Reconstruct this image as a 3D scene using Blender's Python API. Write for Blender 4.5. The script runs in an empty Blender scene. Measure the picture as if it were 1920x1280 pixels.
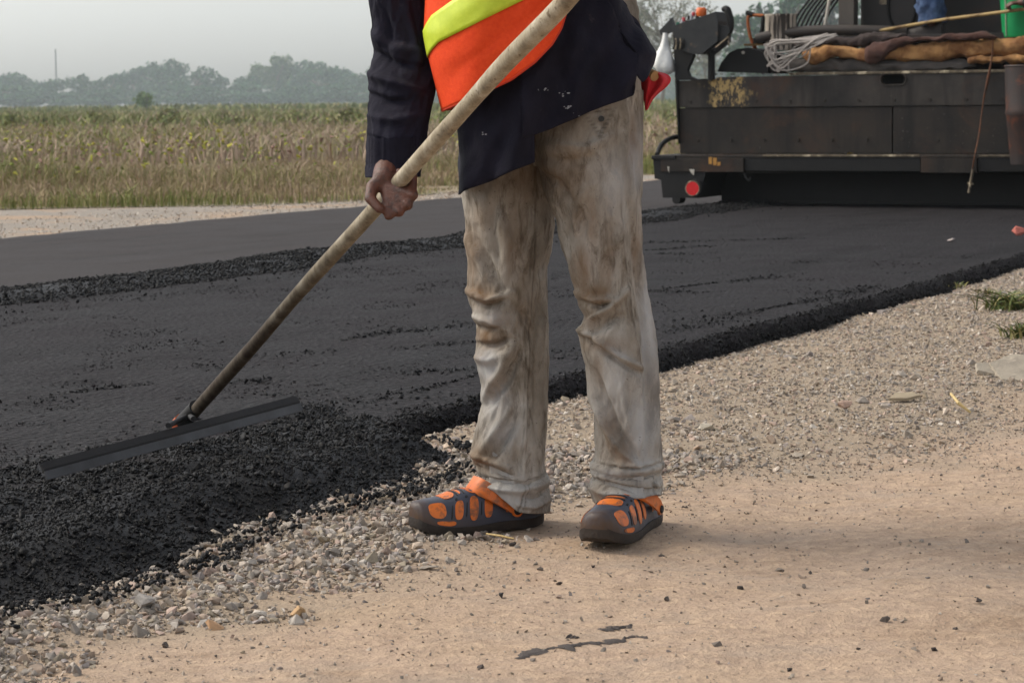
import bpy, bmesh, math, random
import numpy as np
from mathutils import Vector, Matrix

random.seed(7)
rng = np.random.default_rng(11)
PI = math.pi
R = math.radians
scene = bpy.context.scene
C = scene.collection

# ------------------------------------------------------------------ camera
F, CAMH = 4500.0, 0.9                      # focal length in photo pixels, eye height
PITCH, ROLL = math.atan(448 / F), R(-0.55)
cam_d = bpy.data.cameras.new('camera'); cam = bpy.data.objects.new('camera', cam_d); C.objects.link(cam)
CM = Matrix.Rotation(PI / 2 - PITCH, 3, 'X') @ Matrix.Rotation(ROLL, 3, 'Z')
cam.matrix_world = Matrix.Translation((0, 0, CAMH)) @ CM.to_4x4()
cam_d.sensor_width = 36; cam_d.lens = 36 * F / 1920
cam_d.clip_start = 0.05; cam_d.clip_end = 5000
cam_d.dof.use_dof = True; cam_d.dof.focus_distance = 5.05; cam_d.dof.aperture_fstop = 17.0
scene.camera = cam

# ------------------------------------------------------------------ sky and sun
SUN_EL, SUN_AZ = R(44), R(-75)             # azimuth measured from +Y (view) towards +X
w = bpy.data.worlds.new('World'); scene.world = w; w.use_nodes = True
nt = w.node_tree; bg = nt.nodes['Background']
sky = nt.nodes.new('ShaderNodeTexSky'); sky.sky_type = 'NISHITA'; sky.sun_disc = False
sky.sun_elevation = SUN_EL; sky.sun_rotation = SUN_AZ
sky.air_density = 1.0; sky.dust_density = 2.5; sky.ozone_density = 1.0
hs = nt.nodes.new('ShaderNodeHueSaturation'); hs.inputs['Saturation'].default_value = 0.25
nt.links.new(sky.outputs[0], hs.inputs['Color']); nt.links.new(hs.outputs[0], bg.inputs['Color'])
bg.inputs['Strength'].default_value = 0.15
sd = bpy.data.lights.new('sun', 'SUN'); so = bpy.data.objects.new('sun', sd); C.objects.link(so)
sd.energy = 1.35; sd.angle = R(26); sd.color = (1.0, 0.89, 0.72)
sdir = Vector((math.sin(SUN_AZ) * math.cos(SUN_EL), math.cos(SUN_AZ) * math.cos(SUN_EL), math.sin(SUN_EL)))
so.rotation_euler = sdir.to_track_quat('Z', 'Y').to_euler()
so.location = (-20, 10, 20)
vs = scene.view_settings
vs.view_transform = 'Standard'; vs.look = 'None'; vs.gamma = 1.0; vs.exposure = 0.64; vs.use_curve_mapping = False
scene.render.engine = 'CYCLES'
cy = scene.cycles
cy.use_denoising = True
cy.max_bounces = 6; cy.diffuse_bounces = 3; cy.glossy_bounces = 2; cy.volume_bounces = 3
cy.transparent_max_bounces = 6; cy.caustics_reflective = False; cy.caustics_refractive = False
cy.sample_clamp_indirect = 4.0

# ------------------------------------------------------------------ measuring helpers: photo pixel -> place in the world
def ray(x, y): return CM @ Vector(((x - 960) / F, (640 - y) / F, -1.0))
def G(x, y, z=0.0):                         # point at height z
    d = ray(x, y); return Vector((0, 0, CAMH)) + d * ((z - CAMH) / d.z)
def D(x, y, Y):                             # point at distance Y in front of the eye
    d = ray(x, y); return Vector((0, 0, CAMH)) + d * (Y / d.y)
YAW = R(25.3)                               # the road runs off to the right
RD = Vector((math.sin(YAW), math.cos(YAW), 0)); RN = Vector((-math.cos(YAW), math.sin(YAW), 0))
def UV(u, v, z=0.0): return RD * u + RN * v + Vector((0, 0, z))
def xy_of_uv(u, v): return u * RD.x + v * RN.x, u * RD.y + v * RN.y
def uv_of_xy(x, y): return x * RD.x + y * RD.y, x * RN.x + y * RN.y

# ------------------------------------------------------------------ numpy noise
def _h(i, j, k, s):
    n = (i * 374761393 + j * 668265263 + k * 2147483647 + s * 974711) & 0xFFFFFFFF
    n = ((n ^ (n >> 13)) * 1274126177) & 0xFFFFFFFF
    n = (n ^ (n >> 16)) & 0xFFFF
    return n / 32767.5 - 1.0
def vnoise(x, y, z=0.0, s=0):
    x, y, z = np.broadcast_arrays(np.asarray(x, float), np.asarray(y, float), np.asarray(z, float))
    i, j, k = np.floor(x).astype(np.int64), np.floor(y).astype(np.int64), np.floor(z).astype(np.int64)
    f, g, h = x - i, y - j, z - k
    f = f * f * (3 - 2 * f); g = g * g * (3 - 2 * g); h = h * h * (3 - 2 * h)
    r = 0
    for a in (0, 1):
        for b in (0, 1):
            for c in (0, 1):
                r = r + _h(i + a, j + b, k + c, s) * (f if a else 1 - f) * (g if b else 1 - g) * (h if c else 1 - h)
    return r
def fbm(x, y, z=0.0, o=4, s=0):
    r, a = 0, 1.0
    for q in range(o):
        r = r + a * vnoise(np.asarray(x) * 2 ** q, np.asarray(y) * 2 ** q, np.asarray(z) * 2 ** q, s + q); a *= 0.5
    return r
def sstep(a, b, x):
    t = np.clip((np.asarray(x, float) - a) / (b - a), 0, 1); return t * t * (3 - 2 * t)

# ------------------------------------------------------------------ mesh helpers
def mesh_fast(name, V, Fc, smooth=False, cols=None, attrs=None):
    V = np.asarray(V, np.float32); Fc = np.asarray(Fc, np.int32); k = Fc.shape[1]
    me = bpy.data.meshes.new(name)
    me.vertices.add(len(V)); me.vertices.foreach_set('co', V.ravel())
    me.loops.add(Fc.size); me.loops.foreach_set('vertex_index', Fc.ravel())
    me.polygons.add(len(Fc)); me.polygons.foreach_set('loop_start', np.arange(0, Fc.size, k, dtype=np.int32))
    me.update(calc_edges=True)
    me.polygons.foreach_set('use_smooth', np.full(len(Fc), smooth))
    if cols is not None:
        a = me.color_attributes.new('col', 'FLOAT_COLOR', 'POINT')
        c4 = np.ones((len(V), 4), np.float32); c4[:, :3] = cols; a.data.foreach_set('color', c4.ravel())
    for n, d in (attrs or {}).items():
        a = me.attributes.new(n, 'FLOAT', 'POINT'); a.data.foreach_set('value', np.asarray(d, np.float32).ravel())
    me.validate(); return me
def put(name, me, mat, parent=None, label=None, cat=None, group=None, kind=None, loc=None):
    o = bpy.data.objects.new(name, me); C.objects.link(o)
    if mat and not me.materials: me.materials.append(mat)
    if parent: o.parent = parent
    if loc is not None: o.location = loc
    if label: o['label'] = label
    if cat: o['category'] = cat
    if group: o['group'] = group
    if kind: o['kind'] = kind
    return o
def empty(name, loc=(0, 0, 0), rz=0.0, label=None, cat=None, group=None):
    o = bpy.data.objects.new(name, None); C.objects.link(o); o.location = loc; o.rotation_euler = (0, 0, rz)
    o.empty_display_size = 0.1
    if label: o['label'] = label
    if cat: o['category'] = cat
    if group: o['group'] = group
    return o
class MB:
    def __init__(s): s.v, s.f = [], []
    def add(s, V, Fc):
        b = len(s.v); s.v += [tuple(p) for p in V]; s.f += [tuple(i + b for i in f) for f in Fc]; return s
    def box(s, a, b, bev=0.0):
        x0, y0, z0 = a; x1, y1, z1 = b
        if bev <= 0:
            return s.add([(x0, y0, z0), (x1, y0, z0), (x1, y1, z0), (x0, y1, z0), (x0, y0, z1), (x1, y0, z1), (x1, y1, z1), (x0, y1, z1)],
                         [(0, 3, 2, 1), (4, 5, 6, 7), (0, 1, 5, 4), (1, 2, 6, 5), (2, 3, 7, 6), (3, 0, 4, 7)])
        bm = bmesh.new(); bmesh.ops.create_cube(bm, size=1)
        for vv in bm.verts: vv.co = Vector(((vv.co.x + .5) * (x1 - x0) + x0, (vv.co.y + .5) * (y1 - y0) + y0, (vv.co.z + .5) * (z1 - z0) + z0))
        bmesh.ops.bevel(bm, geom=bm.edges[:], offset=bev, segments=2, affect='EDGES', profile=.6)
        return s.bm(bm)
    def bm(s, bm):
        bm.verts.index_update(); s.add([v.co[:] for v in bm.verts], [[v.index for v in f.verts] for f in bm.faces]); bm.free(); return s
    def prism(s, poly, y0, y1):              # poly of (x,z) extruded along y
        n = len(poly)
        return s.add([(x, y0, z) for x, z in poly] + [(x, y1, z) for x, z in poly],
                     [tuple(range(n)), tuple(range(2 * n - 1, n - 1, -1))] + [(i + n, (i + 1) % n + n, (i + 1) % n, i) for i in range(n)])
    def tube(s, pts, rad, n=8, cap=True):
        P = [Vector(p) for p in pts]; rad = [rad] * len(P) if isinstance(rad, (int, float)) else rad
        V, Fc = [], []; up = None
        for i, p in enumerate(P):
            t = (P[min(i + 1, len(P) - 1)] - P[max(i - 1, 0)]).normalized()
            if up is None: up = t.orthogonal().normalized()
            up = (up - t * up.dot(t)); up = up.normalized() if up.length > 1e-6 else t.orthogonal().normalized()
            q = t.cross(up)
            V += [p + (up * math.cos(2 * PI * k / n) + q * math.sin(2 * PI * k / n)) * rad[i] for k in range(n)]
        for i in range(len(P) - 1):
            Fc += [(i * n + k, i * n + (k + 1) % n, (i + 1) * n + (k + 1) % n, (i + 1) * n + k) for k in range(n)]
        if cap: Fc += [tuple(range(n - 1, -1, -1)), tuple(range((len(P) - 1) * n, len(P) * n))]
        return s.add(V, Fc)
    def lathe(s, prof, c=(0, 0, 0), n=24, cap=True):
        V = [(c[0] + r * math.cos(2 * PI * k / n), c[1] + r * math.sin(2 * PI * k / n), c[2] + z) for r, z in prof for k in range(n)]
        Fc = [(i * n + k, i * n + (k + 1) % n, (i + 1) * n + (k + 1) % n, (i + 1) * n + k) for i in range(len(prof) - 1) for k in range(n)]
        if cap: Fc += [tuple(range(n - 1, -1, -1)), tuple(range((len(prof) - 1) * n, len(prof) * n))]
        return s.add(V, Fc)
    def build(s, name, mat, parent=None, smooth=False, **kw):
        me = bpy.data.meshes.new(name); me.from_pydata(s.v, [], s.f); me.update()
        bm = bmesh.new(); bm.from_mesh(me); bmesh.ops.recalc_face_normals(bm, faces=bm.faces[:]); bm.to_mesh(me); bm.free()
        me.polygons.foreach_set('use_smooth', np.full(len(me.polygons), smooth))
        if smooth == 'auto' or smooth:
            try: me.set_sharp_from_angle(angle=R(50))
            except Exception: pass
        return put(name, me, mat, parent, **kw)
def grid_faces(nr, nc, wrap=False):
    i = np.arange(nr - 1)[:, None]; j = np.arange(nc if wrap else nc - 1)[None, :]
    j2 = (j + 1) % nc
    return np.stack([i * nc + j, i * nc + j2, (i + 1) * nc + j2, (i + 1) * nc + j], -1).reshape(-1, 4)
def spline(pts, m=12):
    P = [Vector(p) for p in pts]; out = []
    for i in range(len(P) - 1):
        a, b, c, d = P[max(i - 1, 0)], P[i], P[i + 1], P[min(i + 2, len(P) - 1)]
        for k in range(m):
            t = k / m
            out.append(0.5 * (2 * b + (c - a) * t + (2 * a - 5 * b + 4 * c - d) * t * t + (3 * b - a - 3 * c + d) * t ** 3))
    return out + [P[-1]]

# ------------------------------------------------------------------ materials
def srgb(r, g, b):
    f = lambda c: (c / 255 / 12.92) if c / 255 <= .04045 else ((c / 255 + .055) / 1.055) ** 2.4
    return (f(r), f(g), f(b))
class NT:
    def __init__(s, name):
        s.m = bpy.data.materials.new(name); s.m.use_nodes = True; s.t = s.m.node_tree; s.b = s.t.nodes['Principled BSDF']
        s.co = None
    def n(s, ty, **kw):
        o = s.t.nodes.new(ty)
        for k, v in kw.items():
            if k in o.inputs.keys(): o.inputs[k].default_value = v
            else: setattr(o, k, v)
        return o
    def l(s, a, b): s.t.links.new(a, b)
    def coord(s, kind='Object'):
        if not s.co: s.co = s.n('ShaderNodeTexCoord')
        return s.co.outputs[kind]
    def noise(s, scale, detail=4, rough=.55, vec=None, stretch=None, dist=0.0):
        v = vec or s.coord()
        if stretch:
            mp = s.n('ShaderNodeMapping'); mp.inputs['Scale'].default_value = stretch; s.l(v, mp.inputs[0]); v = mp.outputs[0]
        o = s.n('ShaderNodeTexNoise'); o.inputs['Scale'].default_value = scale; o.inputs['Detail'].default_value = detail
        o.inputs['Roughness'].default_value = rough; o.inputs['Distortion'].default_value = dist; s.l(v, o.inputs['Vector']); return o.outputs['Fac']
    def ramp(s, fac, stops):
        o = s.n('ShaderNodeValToRGB'); e = o.color_ramp.elements
        while len(e) < len(stops): e.new(0.5)
        for q, (p, c) in zip(e, stops): q.position = p; q.color = (*c, 1) if len(c) == 3 else c
        s.l(fac, o.inputs[0]); return o.outputs[0]
    def mix(s, fac, a, b, mode='MIX'):
        o = s.n('ShaderNodeMix', data_type='RGBA', blend_type=mode)
        for q, i in ((fac, 0), (a, 6), (b, 7)):
            if hasattr(q, 'is_linked') or hasattr(q, 'links'): s.l(q, o.inputs[i])
            elif i == 0: o.inputs[0].default_value = q
            else: o.inputs[i].default_value = (*q, 1)
        return o.outputs[2]
    def math(s, op, a, b=0.0):
        o = s.n('ShaderNodeMath', operation=op)
        for q, i in ((a, 0), (b, 1)):
            if hasattr(q, 'links'): s.l(q, o.inputs[i])
            else: o.inputs[i].default_value = q
        return o.outputs[0]
    def attr(s, name, out='Fac'):
        o = s.n('ShaderNodeAttribute', attribute_name=name); return o.outputs[out]
    def bump(s, h, strength=.5, dist=.01):
        o = s.n('ShaderNodeBump'); o.inputs['Strength'].default_value = strength; o.inputs['Distance'].default_value = dist
        s.l(h, o.inputs['Height']); s.l(o.outputs[0], s.b.inputs['Normal'])
    def done(s, col, rough=.7, metal=0.0, spec=None):
        if hasattr(col, 'links'): s.l(col, s.b.inputs['Base Color'])
        else: s.b.inputs['Base Color'].default_value = (*col, 1)
        if hasattr(rough, 'links'): s.l(rough, s.b.inputs['Roughness'])
        else: s.b.inputs['Roughness'].default_value = rough
        s.b.inputs['Metallic'].default_value = metal
        if spec is not None: s.b.inputs['Specular IOR Level'].default_value = spec
        return s.m
def surf(name, c1, c2, scale=8, rough=.7, metal=0.0, bump=.3, bdist=.005, c3=None, s3=3, stretch=None, spec=None, t3=(.52, .62)):
    m = NT(name)
    f = m.noise(scale, 6, .6, stretch=stretch)
    col = m.ramp(f, [(.32, c1), (.68, c2)])
    if c3:
        g = m.noise(s3, 7, .65, dist=.4); k = m.ramp(g, [(t3[0], (0, 0, 0)), (t3[1], (1, 1, 1))]); col = m.mix(k, col, c3)
    if bump: m.bump(m.noise(scale * 5, 4, .6), bump, bdist)
    return m.done(col, rough, metal, spec)
def vcol(name, rough=.8, bump=0.0, bscale=60, bdist=.004, spec=.3, vary=.0, trans=False):
    m = NT(name); c = m.attr('col', 'Color')
    if vary:
        f = m.ramp(m.noise(bscale * .6, 4), [(.3, (1 - vary,) * 3), (.7, (1 + vary * .5,) * 3)]); c = m.mix(1.0, c, f, 'MULTIPLY')
    if bump: m.bump(m.noise(bscale, 5, .65), bump, bdist)
    return m.done(c, rough, 0, spec)

m_earth = NT('earth')
_g = m_earth.attr('gravel')
_n1 = m_earth.noise(1.6, 5, .6); _n2 = m_earth.noise(26, 6, .7); _n3 = m_earth.noise(160, 3, .6)
_c = m_earth.ramp(_n1, [(.3, srgb(150, 127, 106)), (.5, srgb(168, 146, 127)), (.7, srgb(164, 141, 118))])
_c = m_earth.mix(m_earth.ramp(_n2, [(.42, (0, 0, 0)), (.75, (.7, .7, .7))]), _c, srgb(204, 178, 150))
_c = m_earth.mix(m_earth.ramp(_n3, [(.55, (0, 0, 0)), (.72, (.55, .55, .55))]), _c, srgb(130, 108, 88))
_c = m_earth.mix(m_earth.ramp(m_earth.noise(70, 4, .7), [(.6, (0, 0, 0)), (.68, (.75, .75, .75))]), _c, srgb(118, 102, 88))
_c = m_earth.mix(m_earth.ramp(m_earth.noise(3.1, 6, .7, stretch=(.7, 1.4, 1)), [(.5, (0, 0, 0)), (.7, (.55,) * 3)]), _c, srgb(150, 138, 126))
_c = m_earth.mix(m_earth.ramp(m_earth.noise(11, 6, .75, stretch=(.6, 1.2, 1)), [(.54, (0, 0, 0)), (.66, (.5,) * 3)]), _c, srgb(140, 118, 98))
_c = m_earth.mix(_g, _c, srgb(150, 136, 118))
m_earth.bump(m_earth.math('ADD', m_earth.math('MULTIPLY', _n2, .8), m_earth.math('MULTIPLY', m_earth.noise(60, 4, .7), .7)), .8, .015)
m_earth = m_earth.done(_c, .95, 0, .2)

def asphalt_mat(name, base, light, sparkle, bstr, streak=0.0, vsc=110):
    m = NT(name)
    a = m.noise(62, 4, .8); b = m.noise(2.2, 5, .6)
    mp = m.n('ShaderNodeMapping'); mp.inputs['Rotation'].default_value = (0, 0, YAW); m.l(m.coord(), mp.inputs[0])
    st = m.noise(5.0, 5, .6, vec=mp.outputs[0], stretch=(1.0, .07, 1.0))
    col = m.ramp(b, [(.3, base), (.7, light)])
    col = m.mix(m.ramp(st, [(.53, (0, 0, 0)), (.66, (streak,) * 3)]), col, tuple(c * .45 for c in base))
    col = m.mix(m.ramp(a, [(.50, (0, 0, 0)), (.72, (.75, .75, .75))]), col, sparkle)
    col = m.mix(m.ramp(m.noise(38, 5, .75), [(.52, (0, 0, 0)), (.66, (.8, .8, .8))]), col, tuple(c * .35 for c in base))
    v = m.n('ShaderNodeTexVoronoi'); v.inputs['Scale'].default_value = vsc; m.l(m.coord(), v.inputs['Vector'])
    m.bump(m.math('ADD', m.math('MULTIPLY', a, .8), v.outputs['Distance']), bstr, .012)
    return m.done(col, m.ramp(b, [(.3, (.7,) * 3), (.7, (.85,) * 3)]), 0, .14)
m_mat = asphalt_mat('fresh_asphalt', srgb(27, 25, 26), srgb(37, 34, 36), srgb(78, 74, 77), 1.0, .8, 46)
m_far = asphalt_mat('rolled_asphalt', srgb(48, 44, 44), srgb(58, 53, 52), srgb(74, 68, 66), .3, .5, 110)
m_clod = NT('loose_asphalt')
_f = m_clod.noise(90, 5, .7)
m_clod.bump(_f, .8, .006)
m_clod = m_clod.done(m_clod.ramp(m_clod.noise(40, 4), [(.35, srgb(7, 7, 9)), (.7, srgb(17, 17, 20))]), .6, 0, .25)
m_stone = vcol('stone', .85, .5, 120, .003, .3, .25)
m_grass = vcol('grass', .75, 0, spec=.2)
m_leaf = vcol('leaves', .7, 0, spec=.2)
m_bark = surf('bark', srgb(88, 78, 66), srgb(118, 106, 92), 14, .9, bump=.6, bdist=.02)
m_field = surf('field_soil', srgb(120, 108, 80), srgb(104, 106, 70), .35, .95, bump=.5, bdist=.05, c3=srgb(138, 120, 98), s3=.12)
m_verge = surf('verge_gravel', srgb(158, 146, 132), srgb(138, 132, 124), 14, .95, bump=.9, bdist=.02, c3=srgb(168, 144, 120), s3=1.2)

# ================================================================== GROUND
def near_edge(u):                            # ragged near edge of the fresh mat
    return 3.0 + 0.02 * vnoise(np.asarray(u) * 2.3, 0, 0, 3) + 0.018 * vnoise(np.asarray(u) * 9, 0, 0, 4)
def grav_edge(u):                            # where the loose gravel ends and bare earth begins
    u = np.asarray(u, float)
    base = 2.38 - .62 * sstep(4.9, 5.8, u) + .1 * sstep(9, 12, u)
    return base + .10 * vnoise(u * 1.6, 3.3, 0, 8) + .06 * vnoise(u * 5.5, 1.2, 0, 9)
def ground_z(x, y):
    x = np.asarray(x, float); y = np.asarray(y, float); u, v = uv_of_xy(x, y)
    z = .012 * fbm(x * 1.1, y * 1.1, 0, 3, 21) + .0065 * fbm(x * 6, y * 6, 0, 3, 31) + .004 * np.abs(vnoise(x * 13, y * 9, 0, 33))
    fade = sstep(40, 15, np.hypot(x, y))
    g = sstep(-.12, .15, v - grav_edge(u)) * sstep(3.3, 2.9, v)
    z = z * fade + .012 * g * fade
    z = z + .05 * np.exp(-(((x - 2.35) / .55) ** 2 + ((y - 9.3) / 1.4) ** 2))    # low bank with the weed
    z = z - .03 * sstep(2.75, 3.1, v)                                          # bed under the road
    return z
def axis(lo, hi, step, far, nfar=26):
    fine = np.arange(lo, hi, step); g = np.geomspace(step * 2, far, nfar)
    return np.concatenate([lo - g[::-1], fine, fine[-1] + g])
gx, gy = axis(-2.6, 4.2, .03, 1200), axis(3.0, 14.5, .035, 1500)
X, Y = np.meshgrid(gx, gy); u_, v_ = uv_of_xy(X, Y)
Z = ground_z(X, Y)
gm = np.clip(sstep(-.40, .15, v_ - grav_edge(u_) + .15 * vnoise(u_ * 4, v_ * 4, 0, 27)) * .85, 0, 1)
X = np.clip(X, -1040, 1140); Y = np.clip(Y, -60, 1200)
put('ground', mesh_fast('ground', np.stack([X, Y, Z], -1).reshape(-1, 3), grid_faces(len(gy), len(gx)), True, attrs={'gravel': gm}), m_earth, kind='structure')

# ---- road: fresh near lane (a real step above the shoulder) and the rolled far lane
def lane(name, v0, v1, z0, mat, us, nv, rag=None, rough=.003):
    rows = []
    for i, u in enumerate(us):
        e = float(rag(u)) if rag else v0
        vv = np.concatenate([[e - .035, e - .03, e - .012, e + .006], np.linspace(e + .03, v1, nv), [v1 + .02]])
        zz = np.concatenate([[-.06, z0 * .3, z0 * .82, z0 * .97], np.full(nv, z0), [-.06]])
        zz[1:-1] += rough * vnoise(u * 4, vv[1:-1] * 4, 0, 41) + .0015 * vnoise(u * 18, vv[1:-1] * 18, 0, 42)
        x, y = xy_of_uv(u, vv); rows.append(np.stack([x, y, zz], -1))
    A = np.array(rows); return put(name, mesh_fast(name, A.reshape(-1, 3), grid_faces(A.shape[0], A.shape[1])[:, ::-1], True), mat, kind='structure')
us = np.concatenate([np.linspace(-50, 2, 20), np.arange(2.05, 20, .04), np.geomspace(20.1, 420, 60)])
lane('road', 3.0, 6.9, .060, m_mat, us, 90, near_edge, .004)
lane('road', 6.86, 9.7, .050, m_far, us[::4], 30, lambda u: 6.86, .004)
# far verge and field sheets
def sheet(name, poly_uv, z, mat, nu=60):
    V, Fc = [], []
    for i, (u, a, b) in enumerate(poly_uv):
        n = 24
        for k in range(n):
            v = a + (b - a) * (k / (n - 1)) ** 2
            p = UV(u, v); p.x = min(max(p.x, -1030), 1130); p.y = min(max(p.y, -58), 1196); V.append((p.x, p.y, z + .02 * float(vnoise(p.x * .7, p.y * .7, 0, 5)) * (1 if abs(u) < 60 else 0)))
    put(name, mesh_fast(name, V, grid_faces(len(poly_uv), 24)[:, ::-1], True), mat, kind='structure')
def grass_edge(u):
    return 10.35 + 2.6 * float(sstep(19.0, 15.0, u)) + .15 * float(vnoise(u * .8, 0, 0, 77))
UU = list(np.concatenate([np.geomspace(400, 10, 16) * -1, np.arange(-9, 45, 1.0), np.geomspace(46, 900, 24)]))
sheet('verge', [(u, 9.66, grass_edge(u) + .6) for u in UU], .03, m_verge)
sheet('field', [(u, grass_edge(u) + .2, 1500) for u in UU], .036, m_field)

# ================================================================== LOOSE STONES
def rock_bases(n, npts, seed):
    out = []; r = np.random.default_rng(seed)
    for _ in range(n):
        bm = bmesh.new()
        for p in r.normal(size=(npts, 3)):
            p = p / np.linalg.norm(p) * r.uniform(.75, 1.1); bm.verts.new(p)
        res = bmesh.ops.convex_hull(bm, input=bm.verts[:])
        bmesh.ops.delete(bm, geom=[v for v in bm.verts if not v.link_faces], context='VERTS')
        bmesh.ops.triangulate(bm, faces=bm.faces[:]); bm.verts.index_update()
        out.append((np.array([v.co[:] for v in bm.verts]), np.array([[v.index for v in f.verts] for f in bm.faces]))); bm.free()
    return out
ROCK_L, ROCK_S, ROCK_T = rock_bases(8, 14, 1), rock_bases(8, 9, 2), rock_bases(6, 6, 3)
def scatter(P, size, bases, cols=None, flat=.65, seed=0, sink=.3):
    """many rocks joined into one mesh: P (n,3), size (n,), cols (n,3)"""
    r = np.random.default_rng(seed); n = len(P); which = r.integers(0, len(bases), n)
    Vs, Fs, Cs, off = [], [], [], 0
    for b, (bv, bf) in enumerate(bases):
        idx = np.nonzero(which == b)[0]; k = len(idx)
        if not k: continue
        q = r.normal(size=(k, 4)); q[:, 1:3] *= .35; q /= np.linalg.norm(q, axis=1, keepdims=True)
        a, x, y, z = q.T
        Rm = np.stack([1 - 2 * (y * y + z * z), 2 * (x * y - z * a), 2 * (x * z + y * a), 2 * (x * y + z * a), 1 - 2 * (x * x + z * z), 2 * (y * z - x * a),
                       2 * (x * z - y * a), 2 * (y * z + x * a), 1 - 2 * (x * x + y * y)], -1).reshape(k, 3, 3)
        sc = np.stack([r.uniform(.8, 1.35, k), r.uniform(.7, 1.1, k), flat * r.uniform(.7, 1.2, k)], -1) * size[idx][:, None]
        V = np.einsum('kij,kvj->kvi', Rm, bv[None] * sc[:, None, :])
        V = V + P[idx][:, None, :]; V[:, :, 2] += (size[idx] * flat * (1 - 2 * sink))[:, None]
        Vs.append(V.reshape(-1, 3)); Fs.append((bf[None] + (np.arange(k) * len(bv))[:, None, None] + off).reshape(-1, 3)); off += k * len(bv)
        if cols is not None: Cs.append(np.repeat(cols[idx], len(bv), 0))
    return np.concatenate(Vs), np.concatenate(Fs), (np.concatenate(Cs) if cols is not None else None)
PAL = np.array([srgb(*c) for c in [(168, 158, 144), (150, 144, 136), (182, 172, 158), (132, 128, 122), (188, 168, 146), (172, 146, 124), (196, 184, 170), (140, 136, 140), (120, 118, 116), (184, 154, 140), (160, 148, 122), (206, 200, 190)]])
def stone_cols(n, r): 
    c = PAL[r.integers(0, len(PAL), n)]; c = (.5 * c + .5 * PAL.mean(0) * np.array([1.03, 1.0, .95])) * r.uniform(.72, 1.25, (n, 1)); return c
def scatter_uv(n, u0, u1, dens, r, v0, v1):
    u = r.uniform(u0, u1, n); v = r.uniform(v0, v1, n); k = r.uniform(size=n) < dens(u, v); return u[k], v[k]
r = np.random.default_rng(5)
def dens_g(u, v):
    e = grav_edge(u); k_ = sstep(5.0, 5.7, u); lo = -.20 - .16 * k_; hi = -.02 + .14 * k_; d = np.clip((v - e + .12 * vnoise(u * 7, v * 7, 0, 13) - lo) / (hi - lo), 0, 1) ** 1.7
    return d * (v < near_edge(u) + .02) * (.72 + .28 * sstep(-.3, .3, vnoise(u * 3, v * 3, 0, 12)))
def make_gravel(name, n, umin, umax, smin, smax, bases, seed, extra=None, dens=dens_g, v0=1.3, v1=3.05, flat=.62):
    r = np.random.default_rng(seed); u, v = scatter_uv(n, umin, umax, dens, r, v0, v1)
    x, y = xy_of_uv(u, v); s = smin + (smax - smin) * r.beta(1.2, 3.2, len(u))
    P = np.stack([x, y, ground_z(x, y)], -1); return scatter(P, s, bases, stone_cols(len(u), r) * (np.array([.86, .87, .89]) if umax < 6 else .92), flat, seed)
def join(parts):
    V, Fc, Cc, o = [], [], [], 0
    for a, b, c in parts: V.append(a); Fc.append(b + o); Cc.append(c); o += len(a)
    return np.concatenate(V), np.concatenate(Fc), np.concatenate(Cc)
gv = join([make_gravel('a', 13000, 2.6, 5.6, .006, .019, ROCK_L, 51, v0=2.0), make_gravel('b', 30000, 2.6, 5.6, .0035, .009, ROCK_T, 52, v0=2.0),
           make_gravel('c', 30000, 4.9, 14.5, .004, .015, ROCK_S, 53, v0=1.2), make_gravel('d', 66000, 4.9, 14.5, .003, .008, ROCK_T, 54, v0=1.2),
           make_gravel('e', 420, 5.2, 14, .012, .028, ROCK_L, 55)])
put('gravel', mesh_fast('gravel', gv[0], gv[1], False, gv[2]), m_stone, kind='stuff', label='loose grey and tan crushed gravel along the asphalt edge', cat='gravel')
# finer grit on the bare earth
def dens_e(u, v):
    e = grav_edge(u); return np.where(v > e + .1, 0, .12 + .8 * np.exp(-np.abs(e - v) / .34) + .25 * sstep(.1, .7, fbm(u * 1.5, v * 1.5, 0, 2, 61)))
gr = join([make_gravel('f', 70000, 2.4, 10, .0018, .0062, ROCK_T, 56, dens=dens_e, v0=-.4, v1=2.6), make_gravel('g', 7000, 2.4, 10, .003, .010, ROCK_S, 57, dens=dens_e, v0=-.4, v1=2.6)])
put('grit', mesh_fast('grit', gr[0], gr[1], False, gr[2] * .72), m_stone, kind='stuff', label='scattered small grit and pebbles over the bare tan earth', cat='grit')

# ================================================================== LOOSE ASPHALT
def heap_h(u, v):                            # spread heap raked off the mat edge, left of the worker
    u = np.asarray(u, float); v = np.asarray(v, float)
    out = 2.585 + .05 * vnoise(u * 2.1, 0, 0, 14) + .03 * vnoise(u * 8, 0, 0, 15) + .42 * sstep(5.2, 5.8, u)
    prof = sstep(0, .24, v - out) * sstep(3.72, 3.30, v)
    h = .078 * prof * sstep(6.7, 5.5, u) + .013 * fbm(u * 7, v * 7, 0, 4, 16) * np.minimum(prof * 3, 1)
    return np.where(v > out, h, -.05), out
hu, hv = np.arange(-1.5, 7.2, .02), np.arange(2.45, 3.75, .02)
U2, V2 = np.meshgrid(hu, hv, indexing='ij'); HH, _o = heap_h(U2, V2); x2, y2 = xy_of_uv(U2, V2)
Zb = np.where(V2 > 2.98, np.maximum(HH, .0), HH) + ground_z(x2, y2) * .5
Zb = Zb - .03 * (HH < .004)
put('asphalt_heap', mesh_fast('asphalt_heap', np.stack([x2, y2, Zb], -1).reshape(-1, 3), grid_faces(len(hu), len(hv))[:, ::-1], True), m_clod, kind='stuff', label='spread heap of loose black hot asphalt in front of the lute', cat='asphalt heap')
r = np.random.default_rng(6)
n = 105000; u = 1.8 + 4.9 * r.uniform(size=n); v = r.uniform(2.5, 3.66, n); h, out = heap_h(u, v)
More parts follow.
